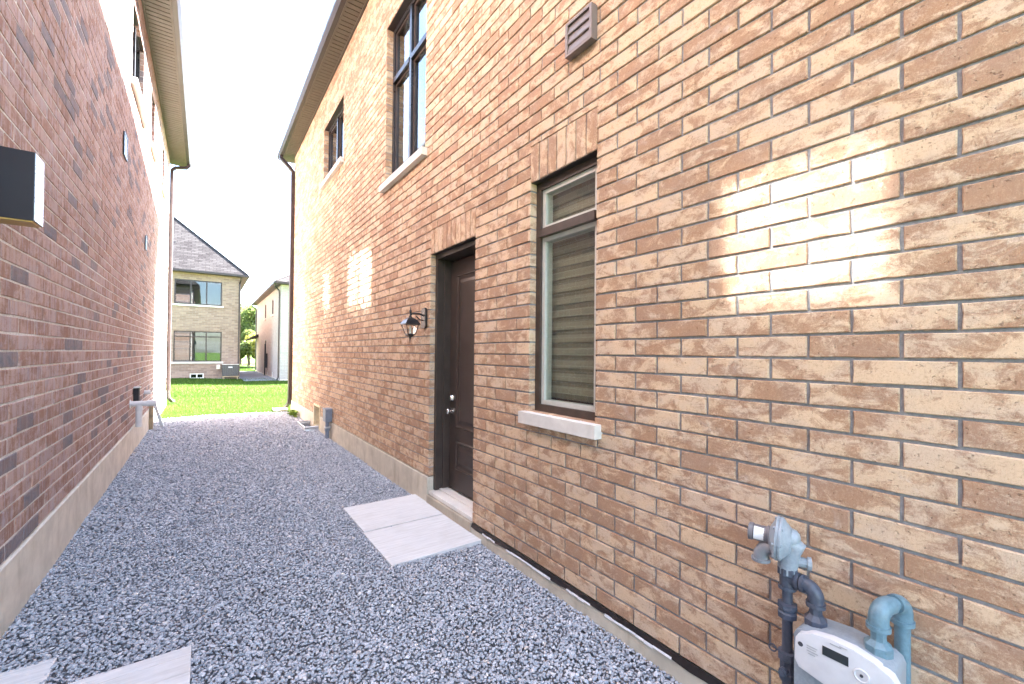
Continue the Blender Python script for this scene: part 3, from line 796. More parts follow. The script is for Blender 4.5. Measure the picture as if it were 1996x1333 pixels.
# ================================================================== the mauve house on the other side
HL = thing('brick_house', (-4, 6, 0), 'mauve brown brick house with dark slate bricks and sunlit upper wall across the gravel alley', 'house')
NEARW = (1.80, 2.46, 4.60, 5.36)
W1 = (7.30, 8.56, 5.03, 6.08); W2 = (9.68, 10.33, 5.14, 6.10); W3 = (12.05, 12.66, 5.12, 6.08)
Y0L, TOP_L = -1.3, 6.56
op_l = [NEARW, W1, W2, W3]
wallL = mortar_wall('wall', 'mortar_l', HL, LW(DL), Y0L, END_L, Z0_L, TOP_L, op_l, n_front=-.0035)
lay_bricks([(running_bond(Y0L, END_L, Z0_L, TOP_L, .05, op_l), 'brick_l')], DL, 1, wallL, 'mauve')
MB().box(Y0L, END_L, -.4, Z0_L - .006, -.12, .014, LW(DL)).build('foundation', 'found_l', HL, bevel=.006)
core = MB(); core.box(-9, DL - .40, Y0L + .02, END_L - .02, -.3, TOP_L - .02); core.build('dark_core', 'dark', HL)
rear = MB(); rear.box(-9, DL - .10, END_L - .015, END_L, -.3, TOP_L); rear.box(-9, DL - .1, Y0L, Y0L + .015, -.3, TOP_L); rear.build('end_wall', 'brick_l', HL)
for o_, c_ in ((NEARW, []), (W1, [.5]), (W2, []), (W3, [])):
    add_window(HL, LW(DL), *o_, c_, [], frame='black', pane='glass_sun' if o_ is NEARW else 'glass_sun_up', rec=.05, fw_=.04, bar=.05, sill=(.09, .07, .06), depth=.07, inner='blind_dark')
    MB().box(o_[0] - .003, o_[1] + .003, o_[3] - .001, o_[3] + .004, -.1, -.008, LW(DL)).build('lintel', 'gutter', HL)
SOF_L = -.455
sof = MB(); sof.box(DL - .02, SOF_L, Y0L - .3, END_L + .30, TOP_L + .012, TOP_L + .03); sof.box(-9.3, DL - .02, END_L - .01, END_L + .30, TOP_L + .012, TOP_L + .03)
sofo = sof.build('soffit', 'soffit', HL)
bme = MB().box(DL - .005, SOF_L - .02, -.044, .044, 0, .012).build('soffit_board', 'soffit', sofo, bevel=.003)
bme.location = (0, END_L + .25, TOP_L)
y = END_L + .15
while y > 6.0:
    o = bpy.data.objects.new('soffit_board', bme.data); COL.objects.link(o); o.parent = sofo; o.location = (0, y, TOP_L + random.uniform(-.0008, .0008)); y -= .1
strip = MB(); strip.box(SOF_L - .022, SOF_L + .004, Y0L - .3, END_L + .30, TOP_L - .004, TOP_L + .02); strip.box(DL + .008, DL + .03, Y0L, END_L, TOP_L - .03, TOP_L + .003)
strip.build('soffit_trim', 'soffit', sofo)
g = MB(); g.prism([(x, Y0L - .3, z) for x, z in gutter_profile(SOF_L + .006, -1, TOP_L)], (0, END_L + .6 - Y0L, 0)); g.build('gutter', 'gutter', HL)
MB().box(SOF_L - .02, SOF_L, Y0L - .3, END_L + .3, TOP_L + .02, TOP_L + .14).build('fascia', 'gutter', HL)
hip_roof(HL, -9.4, SOF_L + .05, Y0L - .32, END_L + .32, TOP_L + .125, 1.0)
ds = MB(); xs_ = SOF_L + .055
ds.tube([(xs_, END_L + .02, TOP_L), (xs_, END_L + .02, TOP_L - .05), (xs_ - .06, END_L + .0, TOP_L - .12), (DL + .12, END_L - .04, TOP_L - .18), (DL + .05, END_L - .05, TOP_L - .26), (DL + .05, END_L - .05, TOP_L - .4), (DL + .05, END_L - .05, .42), (DL + .06, END_L - .04, .30), (DL + .12, END_L + .06, .20), (DL + .16, END_L + .12, .19)], 0, sq=(.036, .03))
ds.build('downspout', 'pipe_brown', HL, smooth=40)

# ================================================================== houses beyond the lawn
def far_house(name, x0, x1, y0, y1, zt, loc, label, pitch, front, side, op_front=(), op_side=(), over=.28):
    h = thing(name, loc, label, 'house')
    mortar_wall('wall', front, h, FW(y0), x0, x1, .0, zt, op_front, 0, -.1, 0)
    mortar_wall('wall', side, h, RW(x0), y0 + .101, y1, .0, zt, op_side, 0, -.1, 0)
    w = MB(); w.box(x1 - .1, x1, y0 + .1, y1, .12, zt); w.box(x0, x1, y1, y1 + .1, .12, zt); w.build('wall', side, h)
    MB().box(x0 - .012, x1 + .012, y0 - .012, y1, -.3, .055).build('foundation', 'found_l', h)
    MB().box(x0 + .35, x1 - .35, y0 + .4, y1 - .35, .0, zt - .02).build('dark_core', 'dark', h)
    MB().box(x0 - over, x1 + over, y0 - over, y1 + over, zt, zt + .03).build('soffit', 'soffit', h)
    g = MB(); q = over
    g.box(x0 - q, x1 + q, y0 - q - .09, y0 - q, zt + .01, zt + .12); g.box(x0 - q - .09, x0 - q, y0 - q - .09, y1 + q, zt + .01, zt + .12); g.box(x1 + q, x1 + q + .09, y0 - q - .09, y1 + q, zt + .01, zt + .12)
    g.build('gutter', 'gutter', h)
    hip_roof(h, x0 - over - .03, x1 + over + .03, y0 - over - .03, y1 + over, zt + .122, pitch)
    return h
H1 = far_house('brick_house', -9.5, 1.62, 28.2, 38, 5.62, (-4, 33, 0), 'two storey grey tan brick house with steep shingled roof across the lawn', 1.0, 'far_brick', 'far_brick', [(-1.30, .75, 3.97, 5.27), (-1.30, .77, .95, 2.57), (-.60, 0.0, .06, .33)])
FY = FW(28.2)
add_window(H1, FY, -1.30, .75, 3.97, 5.27, [1 / 3, 2 / 3], [], frame='black', pane='glass_far', rec=.02, fw_=.06, bar=.06, sill=(.09, .08, .06), depth=.08, inner=None)
add_window(H1, FY, -1.30, .77, .95, 2.57, [1 / 3, 2 / 3], [.82], frame='black', pane='glass_far', rec=.02, fw_=.06, bar=.06, sill=(.09, .08, .06), depth=.08, inner='blind_dark')
add_window(H1, FY, -.60, 0.0, .06, .33, [.5], [], frame='vinyl', pane='glass_far', rec=.02, fw_=.05, bar=.05, depth=.06, inner=None)
MB().tube([(1.60, 27.86, 5.58), (1.58, 27.9, 5.42), (1.55, 28.15, 5.25), (1.55, 28.16, 5.1), (1.55, 28.16, .15), (1.55, 27.9, .06)], 0, sq=(.035, .03)).build('downspout', 'gutter', H1)
pv_ = MB(); pv_.lathe((-1.35, 29.6, 7.0), (0, 0, 1), [(0, .05), (.45, .05)], 10); pv_.build('roof_vent_pipe', 'black', H1)

H2W = [(32.1, 32.8, 3.68, 4.67), (28.45, 29.15, 3.70, 4.62), (31.8, 32.5, .89, 2.29)]
H2 = far_house('brick_house', 3.25, 12.5, 25.45, 38.2, 5.06, (7, 31, 0), 'pale two storey house with pink brick side and whitewashed brick front by the far lawn', .62, 'white_brick', 'pink_brick', [], H2W + [(28.3, 28.9, .06, .34), (30.6, 31.2, .06, .34)])
SX = RW(3.25)
for a0, a1, b0, b1 in H2W:
    add_window(H2, SX, a0, a1, b0, b1, [], [], frame='black', pane='glass_far', rec=.02, fw_=.06, bar=.05, sill=(.09, .06, .05), depth=.07, inner='blind_dark')
for s in (28.3, 30.6): add_window(H2, SX, s, s + .6, .06, .34, [], [], frame='vinyl', pane='glass_far', rec=.02, fw_=.05, bar=.05, depth=.05, inner=None)
MB().tube([(2.92, 25.2, 5.08), (2.95, 25.25, 4.95), (3.17, 25.55, 4.75), (3.19, 25.58, 4.6), (3.19, 25.58, .15), (3.12, 25.4, .08)], 0, sq=(.035, .03)).build('downspout', 'black', H2)
MB().tube([(2.92, 38.2, 5.08), (2.95, 38.1, 4.95), (3.17, 37.95, 4.75), (3.19, 37.9, 4.6), (3.19, 37.9, .15), (3.12, 37.9, .08)], 0, sq=(.035, .03)).build('downspout', 'black', H2)
pr = MB(); pr.prism([(3.24, 36.6, 2.55), (2.55, 36.6, 2.3), (2.55, 36.6, 2.38), (3.24, 36.6, 2.8)], (0, 1.6, 0)); pr.build('porch_roof', 'shingle', H2)
md = MB(); md.box(31.0 - .0, 31.25, .5, 1.4, 0, .14, SX); md.lathe((3.12, 31.12, .0), (0, 0, 1), [(0, .035), (2.0, .035)], 8); md.build('utility_box', 'dark', H2)

# gravel strip between the two far houses
gs = []
np_mesh('path', [(1.66, 25.6, .012), (3.24, 25.6, .012), (3.24, 38, .012), (1.66, 38, .012)], [(0, 1, 2, 3)], 'bed', kind='structure')

# ================================================================== things along the alley
# concrete slabs
slab_labels = ['pale concrete slab by the side door, farther of the pair', 'pale concrete slab by the side door, nearer of the pair with a clear corner',
               'pale grooved slab lying in the gravel at the bottom edge of the picture', 'pale slab against the mauve house wall at the bottom corner of the picture']
for k, (x0, x1, y0, y1, zt) in enumerate(SLABS):
    x0 = max(x0, DL + .016)
    o = MB().box(x0, x1, y0, y1, zt - .055, zt).build('paving_slab', 'slab', None, bevel=.006, label=slab_labels[k], category='paving slab', group='concrete slabs laid in the gravel')
    o.rotation_euler = (random.uniform(-.003, .003), 0, 0)

# black coach lantern beside the door
lx, ly, lz = 1.68, 4.10, 1.80          # centre of the glass body
LN = thing('wall_lantern', (DR, 4.19, 1.75), 'black coach lantern with clear tapered glass on the brick beside the side door', 'lantern')
bp = MB(); oc = [(-.055, -.08), (-.035, -.105), (.035, -.105), (.055, -.08), (.055, .08), (.035, .105), (-.035, .105), (-.055, .08)]
bp.prism([(DR - .003, ly + .02 + a, 1.905 + b) for a, b in oc], (-.022, 0, 0)); bp.build('backplate', 'black', LN, bevel=.003)
MB().tube([(DR - .02, ly + .02, 1.93), (DR - .07, ly + .01, 1.945), (lx + .02, ly, 1.94), (lx, ly, 1.925)], .009, 10).tube([(DR - .02, ly + .02, 1.88), (DR - .06, ly + .015, 1.885), (lx + .06, ly + .005, 1.92)], .006, 8).build('arm', 'black', LN, smooth=60)
MB().lathe((lx, ly, 1.885), (0, 0, 1), [(0, .02), (.02, .018), (.035, .01), (.06, .006), (.075, .012), (.085, .012), (.095, .005), (.125, .002)], 12).build('finial', 'black', LN, smooth=50)
roof_ = MB()
def sqr(h, z): return [(lx + h * a, ly + h * b, z) for a, b in ((-1, -1), (1, -1), (1, 1), (-1, 1))]
def frus(m, rings):
    for (h0, z0), (h1, z1) in zip(rings[:-1], rings[1:]):
        A, B = sqr(h0, z0), sqr(h1, z1)
        for j in range(4): m.poly([A[j], A[(j + 1) % 4], B[(j + 1) % 4], B[j]])
    return m
frus(roof_, [(.078, 1.828), (.078, 1.836), (.070, 1.846), (.055, 1.872), (.034, 1.892), (.016, 1.902), (.014, 1.905)]).poly(sqr(.078, 1.828)); roof_.build('lantern_cap', 'black', LN)
top_h, bot_h, zt_, zb_ = .066, .036, 1.828, 1.732
fr = MB(); T, B = sqr(top_h, zt_), sqr(bot_h, zb_)
for j in range(4): fr.tube([T[j], B[j]], .0042, 6)
frus(fr, [(.042, 1.738), (.040, 1.728), (.022, 1.712), (.010, 1.704)]); fr.poly(sqr(.042, 1.738)); fr.build('lantern_frame', 'black', LN)
for j in range(4): 
    e = .97
    q = [Vector(p) for p in (T[j], T[(j + 1) % 4], B[(j + 1) % 4], B[j])]; c = Vector((lx, ly, 1.78))
    q = [Vector((c.x + (p.x - c.x) * e, c.y + (p.y - c.y) * e, p.z)) for p in q]
    MB().poly(q).build('pane', 'glass_clear', LN)
MB().lathe((lx, ly, 1.735), (0, 0, 1), [(0, .012), (.03, .012), (.032, .009), (.075, .008), (.082, .003)], 12).build('bulb', 'bulb', LN, smooth=50)
MB().lathe((lx, ly, 1.708), (0, 0, -1), [(0, .009), (.012, .012), (.02, .006), (.05, .0035), (.068, .001)], 10).build('finial', 'black', LN, smooth=50)

# box sconce on the mauve house
BX = thing('wall_light', (DL, 2.98, 2.13), 'black box shaped wall light with sky sheen coloured onto one side on the mauve brick wall', 'wall light')
sy0, sy1, sz0, sz1, sx1 = 2.915, 3.05, 2.145, 2.465, -.652
MB().box(DL + .002, sx1, sy0, sy1, sz0, sz1).build('housing', plain('satin black shade', (.016, .017, .024), .35, .0, .02, 2, 0, .5), BX, bevel=.002)
MB().box(DL + .01, sx1 - .006, sy0 + .006, sy1 - .006, sz0 - .006, sz0 + .001).build('bottom_plate', 'bounce_yellow', BX)  # underside coloured yellow for light bounced off the gravel
MB().box(sx1 - .0005, sx1 + .0018, sy0 + .003, sy1 - .003, sz0 + .003, sz1 - .003).build('sky_sheen_panel', plain('painted sky sheen', (.55, .60, .68), .28, .6, .04, 12, .0), BX)  # pale blue face: sky reflection on the black box painted as colour

# louvred vents
def louvre(name, W, a, b, w, h, label, mat, n_sl=3, proud=.05):
    t = thing(name, W(a + w / 2, b, 0), label, 'vent')
    m = MB(); m.box(a, a + .02, b, b + h, .001, proud, W); m.box(a + w - .02, a + w, b, b + h, .001, proud, W); m.box(a + .02, a + w - .02, b + h - .018, b + h, .001, proud, W); m.box(a + .02, a + w - .02, b, b + .014, .001, proud, W)
    m.box(a + .02, a + w - .02, b + .014, b + h - .018, .001, .006, W); m.build('vent_frame', mat, t, bevel=.002)
    sh = (h - .034) / n_sl
    for k in range(n_sl):
        z0 = b + .014 + k * sh
        pts = [(z0 + .001, .008), (z0 + .001, proud - .004), (z0 + .006, proud - .002), (z0 + sh - .001, proud * .74), (z0 + sh - .001, .008)]
        MB().prism([W(a + .021, z, n) for z, n in pts], Vector(W(a + w - .021, 0, 0)) - Vector(W(a + .021, 0, 0))).build('slat', mat, t)
    return t
louvre('louvred_vent', RW(DR), 1.748, 3.39, .225, .21, 'brown louvred exhaust vent high on the tan brick wall above the narrow window', 'vent')
louvre('louvred_vent', LW(DL), 6.66, 3.82, .26, .27, 'black louvred vent high on the mauve brick wall below the upper windows', 'black', 4, .016)
louvre('louvred_vent', LW(DL), 9.02, 3.17, .18, .22, 'small dark vent on the mauve brick wall, lower and farther of the two', 'black', 3, .016)

# grey conduit box
CB = thing('conduit_box', (DR, 8.08, .05), 'grey electrical box on a conduit against the tan house foundation', 'electrical box')
MB().box(7.98, 8.19, .315, .535, .002, .115, RW(DR)).build('housing', 'grey_pvc', CB, bevel=.008)
MB().box(7.975, 8.195, .525, .545, .002, .122, RW(DR)).build('lid', 'grey_pvc', CB, bevel=.003)
cp = MB(); cp.lathe((DR - .06, 8.08, -.05), (0, 0, 1), [(0, .036), (.2, .036), (.2, .045), (.25, .045), (.25, .036), (.37, .036)], 14); cp.build('conduit', 'grey_pvc', CB, smooth=40)
MB().box(8.03, 8.13, .20, .225, .012, .10, RW(DR)).build('clamp', 'galv', CB)

# corrugated window well
WW = thing('window_well', (1.72, 9.4, 0), 'corrugated steel window well sunk in gravel below the basement window', 'window well')
wm = MB(); nseg, nz = 24, 14; i0 = 0
for side_ in (0, 1):
    for j in range(nz + 1):
        z = -.30 + .37 * j / nz; rr = .008 * math.sin(j * 1.8) + side_ * .004
        for k in range(nseg + 1):
            tt = k / nseg
            if tt < .2: px_, py_ = DR - .012 - .24 * tt / .2 , 9.03 - rr
            elif tt > .8: px_, py_ = DR - .012 - .24 * (1 - tt) / .2, 9.86 + rr
            else: px_, py_ = 1.598 - rr, 9.03 + (tt - .2) / .6 * .83
            wm.v.append((px_, py_, z))
    for j in range(nz):
        for k in range(nseg):
            a = i0 + j * (nseg + 1) + k; wm.f.append((a, a + 1, a + nseg + 2, a + nseg + 1))
    i0 = len(wm.v)
wm.build('corrugated_wall', 'galv', WW, smooth=60)
MB().tube([(DR - .012, 9.03, .085), (1.60, 9.03, .085), (1.598, 9.04, .085), (1.598, 9.85, .085), (1.60, 9.86, .085), (DR - .012, 9.86, .085)], .013, 8).build('rolled_rim', 'galv', WW, smooth=60)

# ---------------------------------------------------------------- gas meter
GM = thing('gas_meter', (1.70, .52, 0), 'grey gas meter with white cover, pressure regulator and blue grey pipes on the tan wall', 'gas meter')
px0, ps = 1.70, .672                                     # inlet riser
rp = MB(); rp.lathe((px0, ps, -.05), (0, 0, 1), [(0, .0165), (.80, .0165)], 18); rp.build('inlet_pipe', 'gas_dark', GM, smooth=40)
vv = MB(); vv.lathe((px0, ps, .395), (0, 0, 1), [(0, .020), (.01, .026), (.03, .028), (.034, .024), (.075, .024), (.08, .030), (.105, .030), (.108, .022)], 8)
vv.lathe((px0 - .02, ps, .44), (-1, 0, 0), [(0, .014), (.018, .014), (.02, .010), (.028, .010)], 10)
vo = vv.build('shutoff_valve', 'gas_dark', GM, smooth=30)
tg = MB(); tg.tube([(px0 - .005, ps + .03, .488)] + [tuple(p) for p in arc((px0 - .005, ps + .046, .49), .012, 0, 330, (0, -1, 0), (0, 0, 1), 12)], .003, 6); tg.build('lock_ring', 'gas_dark', vo)
cpn = MB(); cpn.lathe((px0, ps, .618), (0, 0, 1), [(0, .019), (.004, .030), (.022, .031), (.026, .026), (.034, .026), (.038, .032), (.052, .032), (.056, .019)], 8); cpn.build('pipe_coupling', 'gas_dark', GM, smooth=25)
# elbow at the top of the riser, nipple, second elbow, down to the meter
zt1 = .762; ms0, ms1 = .585, .418                        # meter connections
el = MB()
el.tube([(px0, ps, zt1 - .035)] + arc((px0, ps - .032, zt1 - .028), .032, 180, 90, (0, 1, 0), (0, 0, 1), 8)[0:0] + [(px0, ps, zt1 - .01), (px0, ps, zt1 + .02)], .025, 18)
el.tube([(px0, ps + .006, zt1), (px0, ps - .03, zt1)], .024, 18); el.lathe((px0, ps - .028, zt1), (0, -1, 0), [(0, .029), (.012, .029), (.012, .018)], 18); el.lathe((px0, ps, zt1 - .04), (0, 0, 1), [(0, .029), (.012, .029)], 18)
el.build('pipe_elbow', 'gas_dark', GM, smooth=40)
MB().lathe((px0, ps - .03, zt1), (0, -1, 0), [(0, .0175), (.03, .0175)], 16).build('pipe_nipple', 'gas_dark', GM, smooth=40)
el = MB(); r_ = .034
pth = [(px0, ps - .048, zt1)] + [tuple(p) for p in arc((px0, ms0 + r_, zt1 - r_), r_, 90, 180, (0, 1, 0), (0, 0, 1), 8)] + [(px0, ms0, zt1 - r_ - .02)]
el.tube(pth, .0245, 18); el.lathe((px0, ps - .044, zt1), (0, -1, 0), [(0, .029), (.012, .029)], 18); el.lathe((px0, ms0, zt1 - r_ - .028), (0, 0, 1), [(0, .029), (.014, .029)], 18)
el.build('pipe_elbow', 'gas_dark', GM, smooth=40)
un = MB(); un.lathe((px0, ms0, .62), (0, 0, 1), [(0, .026), (.012, .034), (.016, .034), (.04, .034), (.046, .028), (.056, .020), (.09, .019), (.10, .019)], 8); un.build('union_nut', 'gas_dark', GM, smooth=25)
# regulator: diaphragm discs, body, spring cap, vent
rc_ = Vector((px0 - .012, ps + .022, .895)); ax = Vector((-.30, 1.0, .05)).normalized()
rg_ = MB(); rg_.lathe(rc_, ax, [(-.040, .030), (-.036, .044), (-.020, .060), (-.012, .070), (-.008, .076), (-.001, .076), (-.001, .072), (.001, .072), (.001, .077), (.009, .077), (.012, .070), (.02, .055), (.03, .034)], 28)
reg = rg_.build('regulator', 'gas_grey', GM, smooth=35)
for k in range(8):
    q = 2 * math.pi * k / 8; t_ = ax.cross(Vector((0, 0, 1))).normalized(); e2 = ax.cross(t_)
    p = rc_ + (t_ * math.cos(q) + e2 * math.sin(q)) * .070
    MB().lathe(p - ax * .014, ax, [(0, .0058), (.03, .0058)], 6).build('bolt', 'gas_grey', reg)
MB().lathe(rc_ + ax * .018, ax, [(0, .034), (.02, .034), (.022, .030), (.062, .028), (.064, .031), (.078, .031), (.080, .026)], 20).build('spring_cap', plain('brown grey cap', (.16, .15, .16), .4), reg, smooth=35)
# sticker on the spring cap, with its print
t_ = ax.cross(Vector((0, 0, 1))).normalized(); e2 = ax.cross(t_)
def on_cap(d, q, r=.0296): return rc_ + ax * d + (t_ * math.cos(q) + e2 * math.sin(q)) * r
lab = MB(); 
toc = Vector((0, 0, CAM_H)) - rc_; qa = math.atan2(toc.dot(e2), toc.dot(t_))
for j in range(8): lab.poly([on_cap(.046, qa - .9 + .2 * j), on_cap(.078, qa - .9 + .2 * j, .0316), on_cap(.078, qa - .7 + .2 * j, .0316), on_cap(.046, qa - .7 + .2 * j)])
lab.build('sticker', 'label', reg)
bd = MB(); bd.tube([rc_ - ax * .025, rc_ - ax * .05 + Vector((0, 0, -.012)), Vector((px0, ps - .012, .862)), Vector((px0, ps - .006, .83)), Vector((px0, ps, .80)), Vector((px0, ps, .778))], .031, 18)
bd.lathe(rc_ - ax * .038 + Vector((0, 0, .012)), -ax, [(0, .034), (.012, .03), (.022, .02), (.026, .006)], 16)
bd.build('regulator_body', 'gas_grey', reg, smooth=45)
MB().lathe((px0, ps, .775), (0, 0, 1), [(0, .033), (.022, .033), (.026, .030)], 8).build('hex_collar', 'gas_dark', reg)
MB().lathe((px0 + .01, ps - .02, .825), (.45, -1, 0), [(0, .017), (.035, .017), (.036, .022), (.048, .022), (.05, .012)], 10).build('test_plug', 'gas_grey', reg, smooth=30)
vt = MB(); vt.tube([rc_ + ax * .02 + Vector((-.01, 0, -.035)), rc_ + ax * .042 + Vector((-.012, 0, -.045)), rc_ + ax * .052 + Vector((-.014, 0, -.065)), rc_ + ax * .052 + Vector((-.014, 0, -.088))], .024, 16); vt.lathe(rc_ + ax * .052 + Vector((-.014, 0, -.082)), (0, 0, -1), [(0, .031), (.010, .031), (.012, .024)], 16)
vt.build('regulator_vent', plain('grey vent', (.20, .21, .23), .4), reg, smooth=40)
# meter body with rounded shoulders
mx0, mx1 = 1.635, 1.765
prof = [(.365, .33), (.365, .60), (.372, .618), (.39, .630), (.43, .634), (.50, .640), (.56, .634), (.60, .630), (.620, .618), (.628, .60), (.628, .33), (.60, .31), (.40, .31)]
mbod = MB(); mbod.prism([(mx0, a, b + .012 + .03 * (b < .5)) for a, b in prof], (mx1 - mx0, 0, 0)); mbo = mbod.build('meter_body', 'gas_grey', GM, bevel=.010, smooth=50)
cov = [(.385, .43), (.365, .45), (.362, .555), (.380, .585), (.42, .604), (.47, .616), (.53, .616), (.58, .606), (.618, .588), (.628, .57), (.630, .50), (.618, .478)]
cvm = MB(); cvm.prism([(mx0 + .012, a - .014, b + .044) for a, b in cov], (-.034, 0, 0)); cvr = cvm.build('index_cover', 'white_cover', GM, bevel=.004, smooth=40)
XC = mx0 - .0225
MB().box(.468, .536, .602, .630, 0, .0016, RW(XC)).build('display', 'screen', cvr)
MB().lathe((XC + .001, .436, .594), (-1, 0, 0), [(0, .020), (.003, .020), (.004, .017), (.0015, .015), (.001, .004)], 20).build('dial_ring', 'white_cover', cvr, smooth=40)
MB().lathe((XC + .001, .436, .594), (-1, 0, 0), [(0, .005), (.004, .004)], 10).build('dial_centre', 'print', cvr)
for a, b in ((.598, .600), (.384, .524)): MB().lathe((XC + .001, a, b), (-1, 0, 0), [(0, .0075), (.002, .0075)], 12).build('screw', 'print', cvr)
MB().lathe((XC + .001, .396, .574), (-1, 0, 0), [(0, .014), (.002, .014), (.003, .012)], 16).build('seal', 'label', cvr)
tx = MB()
for r__, (a, b, w) in enumerate(((.594, .552, .03), (.594, .544, .026), (.594, .536, .032), (.590, .528, .02), (.53, .592, .03), (.505, .596, .02))): tx.box(a - w - .014, a - .014, b + .054, b + .0562, 0, .0012, RW(XC))
tx.build('printed_lines', plain('grey print', (.35, .35, .36), .6), cvr, kind='stuff')
MB().box(.47, .58, .40, .452, 0, .0016, RW(mx0 + .0)).build('sticker', 'red_label', mbo)
MB().box(.49, .575, .435, .440, .0018, .0026, RW(mx0)).box(.50, .575, .425, .429, .0018, .0026, RW(mx0)).box(.505, .575, .415, .419, .0018, .0026, RW(mx0)).build('printed_lines', 'label', mbo, kind='stuff')
# outlet: nut, nipple, elbow, arm to the wall, elbow, riser down
un = MB(); un.lathe((px0, ms1, .632), (0, 0, 1), [(0, .026), (.008, .036), (.034, .036), (.040, .030), (.045, .024), (.048, .020), (.10, .020)], 8); un.build('union_nut', 'gas_blue', GM, smooth=25)
zo = .775
el = MB(); r_ = .036; dv = Vector((.09, -.025, 0)); dn = dv.normalized()
pth = [Vector((px0, ms1, .715))] + arc(Vector((px0, ms1, zo - r_)) + dn * r_, r_, 180, 90, dn, (0, 0, 1), 8) + [Vector((px0, ms1, zo)) + dn * .055]
el.tube(pth, .0262, 18); el.lathe((px0, ms1, .712), (0, 0, 1), [(0, .031), (.014, .031)], 18); el.build('pipe_elbow', 'gas_blue', GM, smooth=45)
e0 = Vector((px0, ms1, zo)) + dn * .05
MB().tube([e0, e0 + dn * .03], .019, 16).build('pipe_nipple', 'gas_blue', GM, smooth=45)
e1_ = e0 + dn * .028; pth = [e1_] + arc(e1_ + Vector((0, 0, -r_)) + dn * .004, r_, 90, 0, dn, (0, 0, 1), 8) + [e1_ + dn * (r_ + .004) + Vector((0, 0, -r_ - .03))]
el = MB(); el.tube(pth, .0262, 18); pe = pth[-1]; el.lathe(pe + Vector((0, 0, -.004)), (0, 0, 1), [(0, .031), (.014, .031)], 18); el.build('pipe_elbow', 'gas_blue', GM, smooth=45)
MB().lathe((pe.x, pe.y, -.05), (0, 0, 1), [(0, .0205), (pe.z + .05, .0205)], 18).build('outlet_riser', 'gas_blue', GM, smooth=45)

# ---------------------------------------------------------------- pipes on the mauve house
PV = thing('vent_pipe', (DL, 7.66, .5), 'white plastic vent pipe with tee sticking out of the mauve house wall', 'pipe')
MB().lathe((DL - .02, 7.66, .822), (1, 0, 0), [(0, .036), (.20, .036), (.20, .042), (.30, .042), (.302, .034), (.27, .032)], 18).build('outlet_pipe', 'pvc', PV, smooth=40)
MB().lathe((DL - .002, 7.66, .822), (1, 0, 0), [(0, .058), (.012, .058), (.014, .04)], 18).build('wall_flange', 'pvc', PV, smooth=40)
MB().lathe((DL + .095, 7.66, .80), (0, 0, -1), [(0, .040), (.045, .040), (.045, .044), (.065, .044), (.065, .036), (.29, .036), (.29, .032), (.1, .03)], 18).build('drop_pipe', 'pvc', PV, smooth=40)
PS = MB(); PS.lathe((DL - .01, 9.35, .845), (1, 0, 0), [(0, .034), (.09, .034), (.09, .029), (.03, .027)], 16)
PS.build('vent_pipe', 'pvc', None, smooth=40, label='short white plastic pipe stub on the mauve wall behind the tee pipe', category='pipe')
DB = thing('utility_box', (DL, 8.05, .8), 'dark hinged utility box on the mauve wall above the white tee pipe', 'utility box')
MB().box(7.97, 8.11, .82, 1.01, .001, .06, LW(DL)).build('housing', 'dark', DB, bevel=.006)
MB().box(7.955, 8.125, 1.012, 1.026, .001, .075, LW(DL)).build('hood', 'galv', DB, bevel=.003)
MB().box(8.112, 8.12, .825, 1.0, .004, .055, LW(DL)).build('side_plate', 'cream', DB)
LB = MB(); LB.tube([(DL + .085, 10.15, .545), (-.612, 10.33, .11)], 0, sq=(.022, .045)); 
LB.build('downspout_extension', 'pvc', None, label='pale board leaning against the mauve house foundation near the lawn', category='board')
PB = MB(); PB.box(10.0, 10.09, .08, .56, .016, .07, LW(DL)); PB.build('upright_strip', 'wood', None, bevel=.004, label='dark upright strip against the mauve house foundation', category='stake')  # narrow dark upright strip set against the foundation
SB = MB(); SB.prism([(1.45, 12.42, .02), (1.78, 12.36, .02), (1.78, 12.36, .075), (1.76, 12.36, .055), (1.47, 12.42, .045), (1.45, 12.42, .07)], (.02, .42, 0))
SB.build('splash_block', 'found', None, label='small concrete splash block under the tan house downspout', category='splash block')

# ---------------------------------------------------------------- air conditioner by the far house
AC = thing('air_conditioner', (1.18, 27.75, 0), 'dark grey air conditioner on a timber stand by the far house wall', 'air conditioner')
ax0, ax1, ay0, ay1, az0, az1 = .80, 1.52, 27.35, 28.05, .20, .80
MB().box(ax0, ax1, ay0, ay1, az0, az1).build('housing', plain('dark grey metal', (.045, .05, .055), .45), AC, bevel=.02)
gl_ = MB()
for k in range(14): gl_.box(ax0 + .03, ax1 - .03, az0 + .05 + k * .036, az0 + .062 + k * .036, 0, .012, FW(ay0))
for k in range(9): gl_.box(ax0 + .05 + k * .078, ax0 + .06 + k * .078, az0 + .03, az1 - .05, .0125, .018, FW(ay0))
gl_.build('grille', plain('grille grey', (.10, .11, .12), .45), AC)
MB().box(ax0 + .26, ax0 + .44, az1 - .16, az1 - .10, .019, .024, FW(ay0)).build('badge', 'label', AC)
MB().box(ax0 - .02, ax1 + .02, ay0 - .02, ay1 + .02, az1 + .001, az1 + .03).build('top', 'galv', AC, bevel=.008)
for x_ in (ax0 + .02, ax1 - .08): MB().box(x_, x_ + .06, ay0 + .02, ay0 + .08, -.05, az0 - .04).box(x_, x_ + .06, ay1 - .08, ay1 - .02, -.05, az0 - .04).build('leg', 'wood', AC)
MB().box(ax0 - .02, ax1 + .02, ay0 - .01, ay1 + .01, az0 - .04, az0 - .002).build('stand', 'wood', AC)
MB().box(.55, .72, .55, .78, .0, .09, FW(28.2)).build('disconnect_box', 'galv', None, bevel=.005, label='small grey electrical box on the far house beside the air conditioner', category='electrical box')

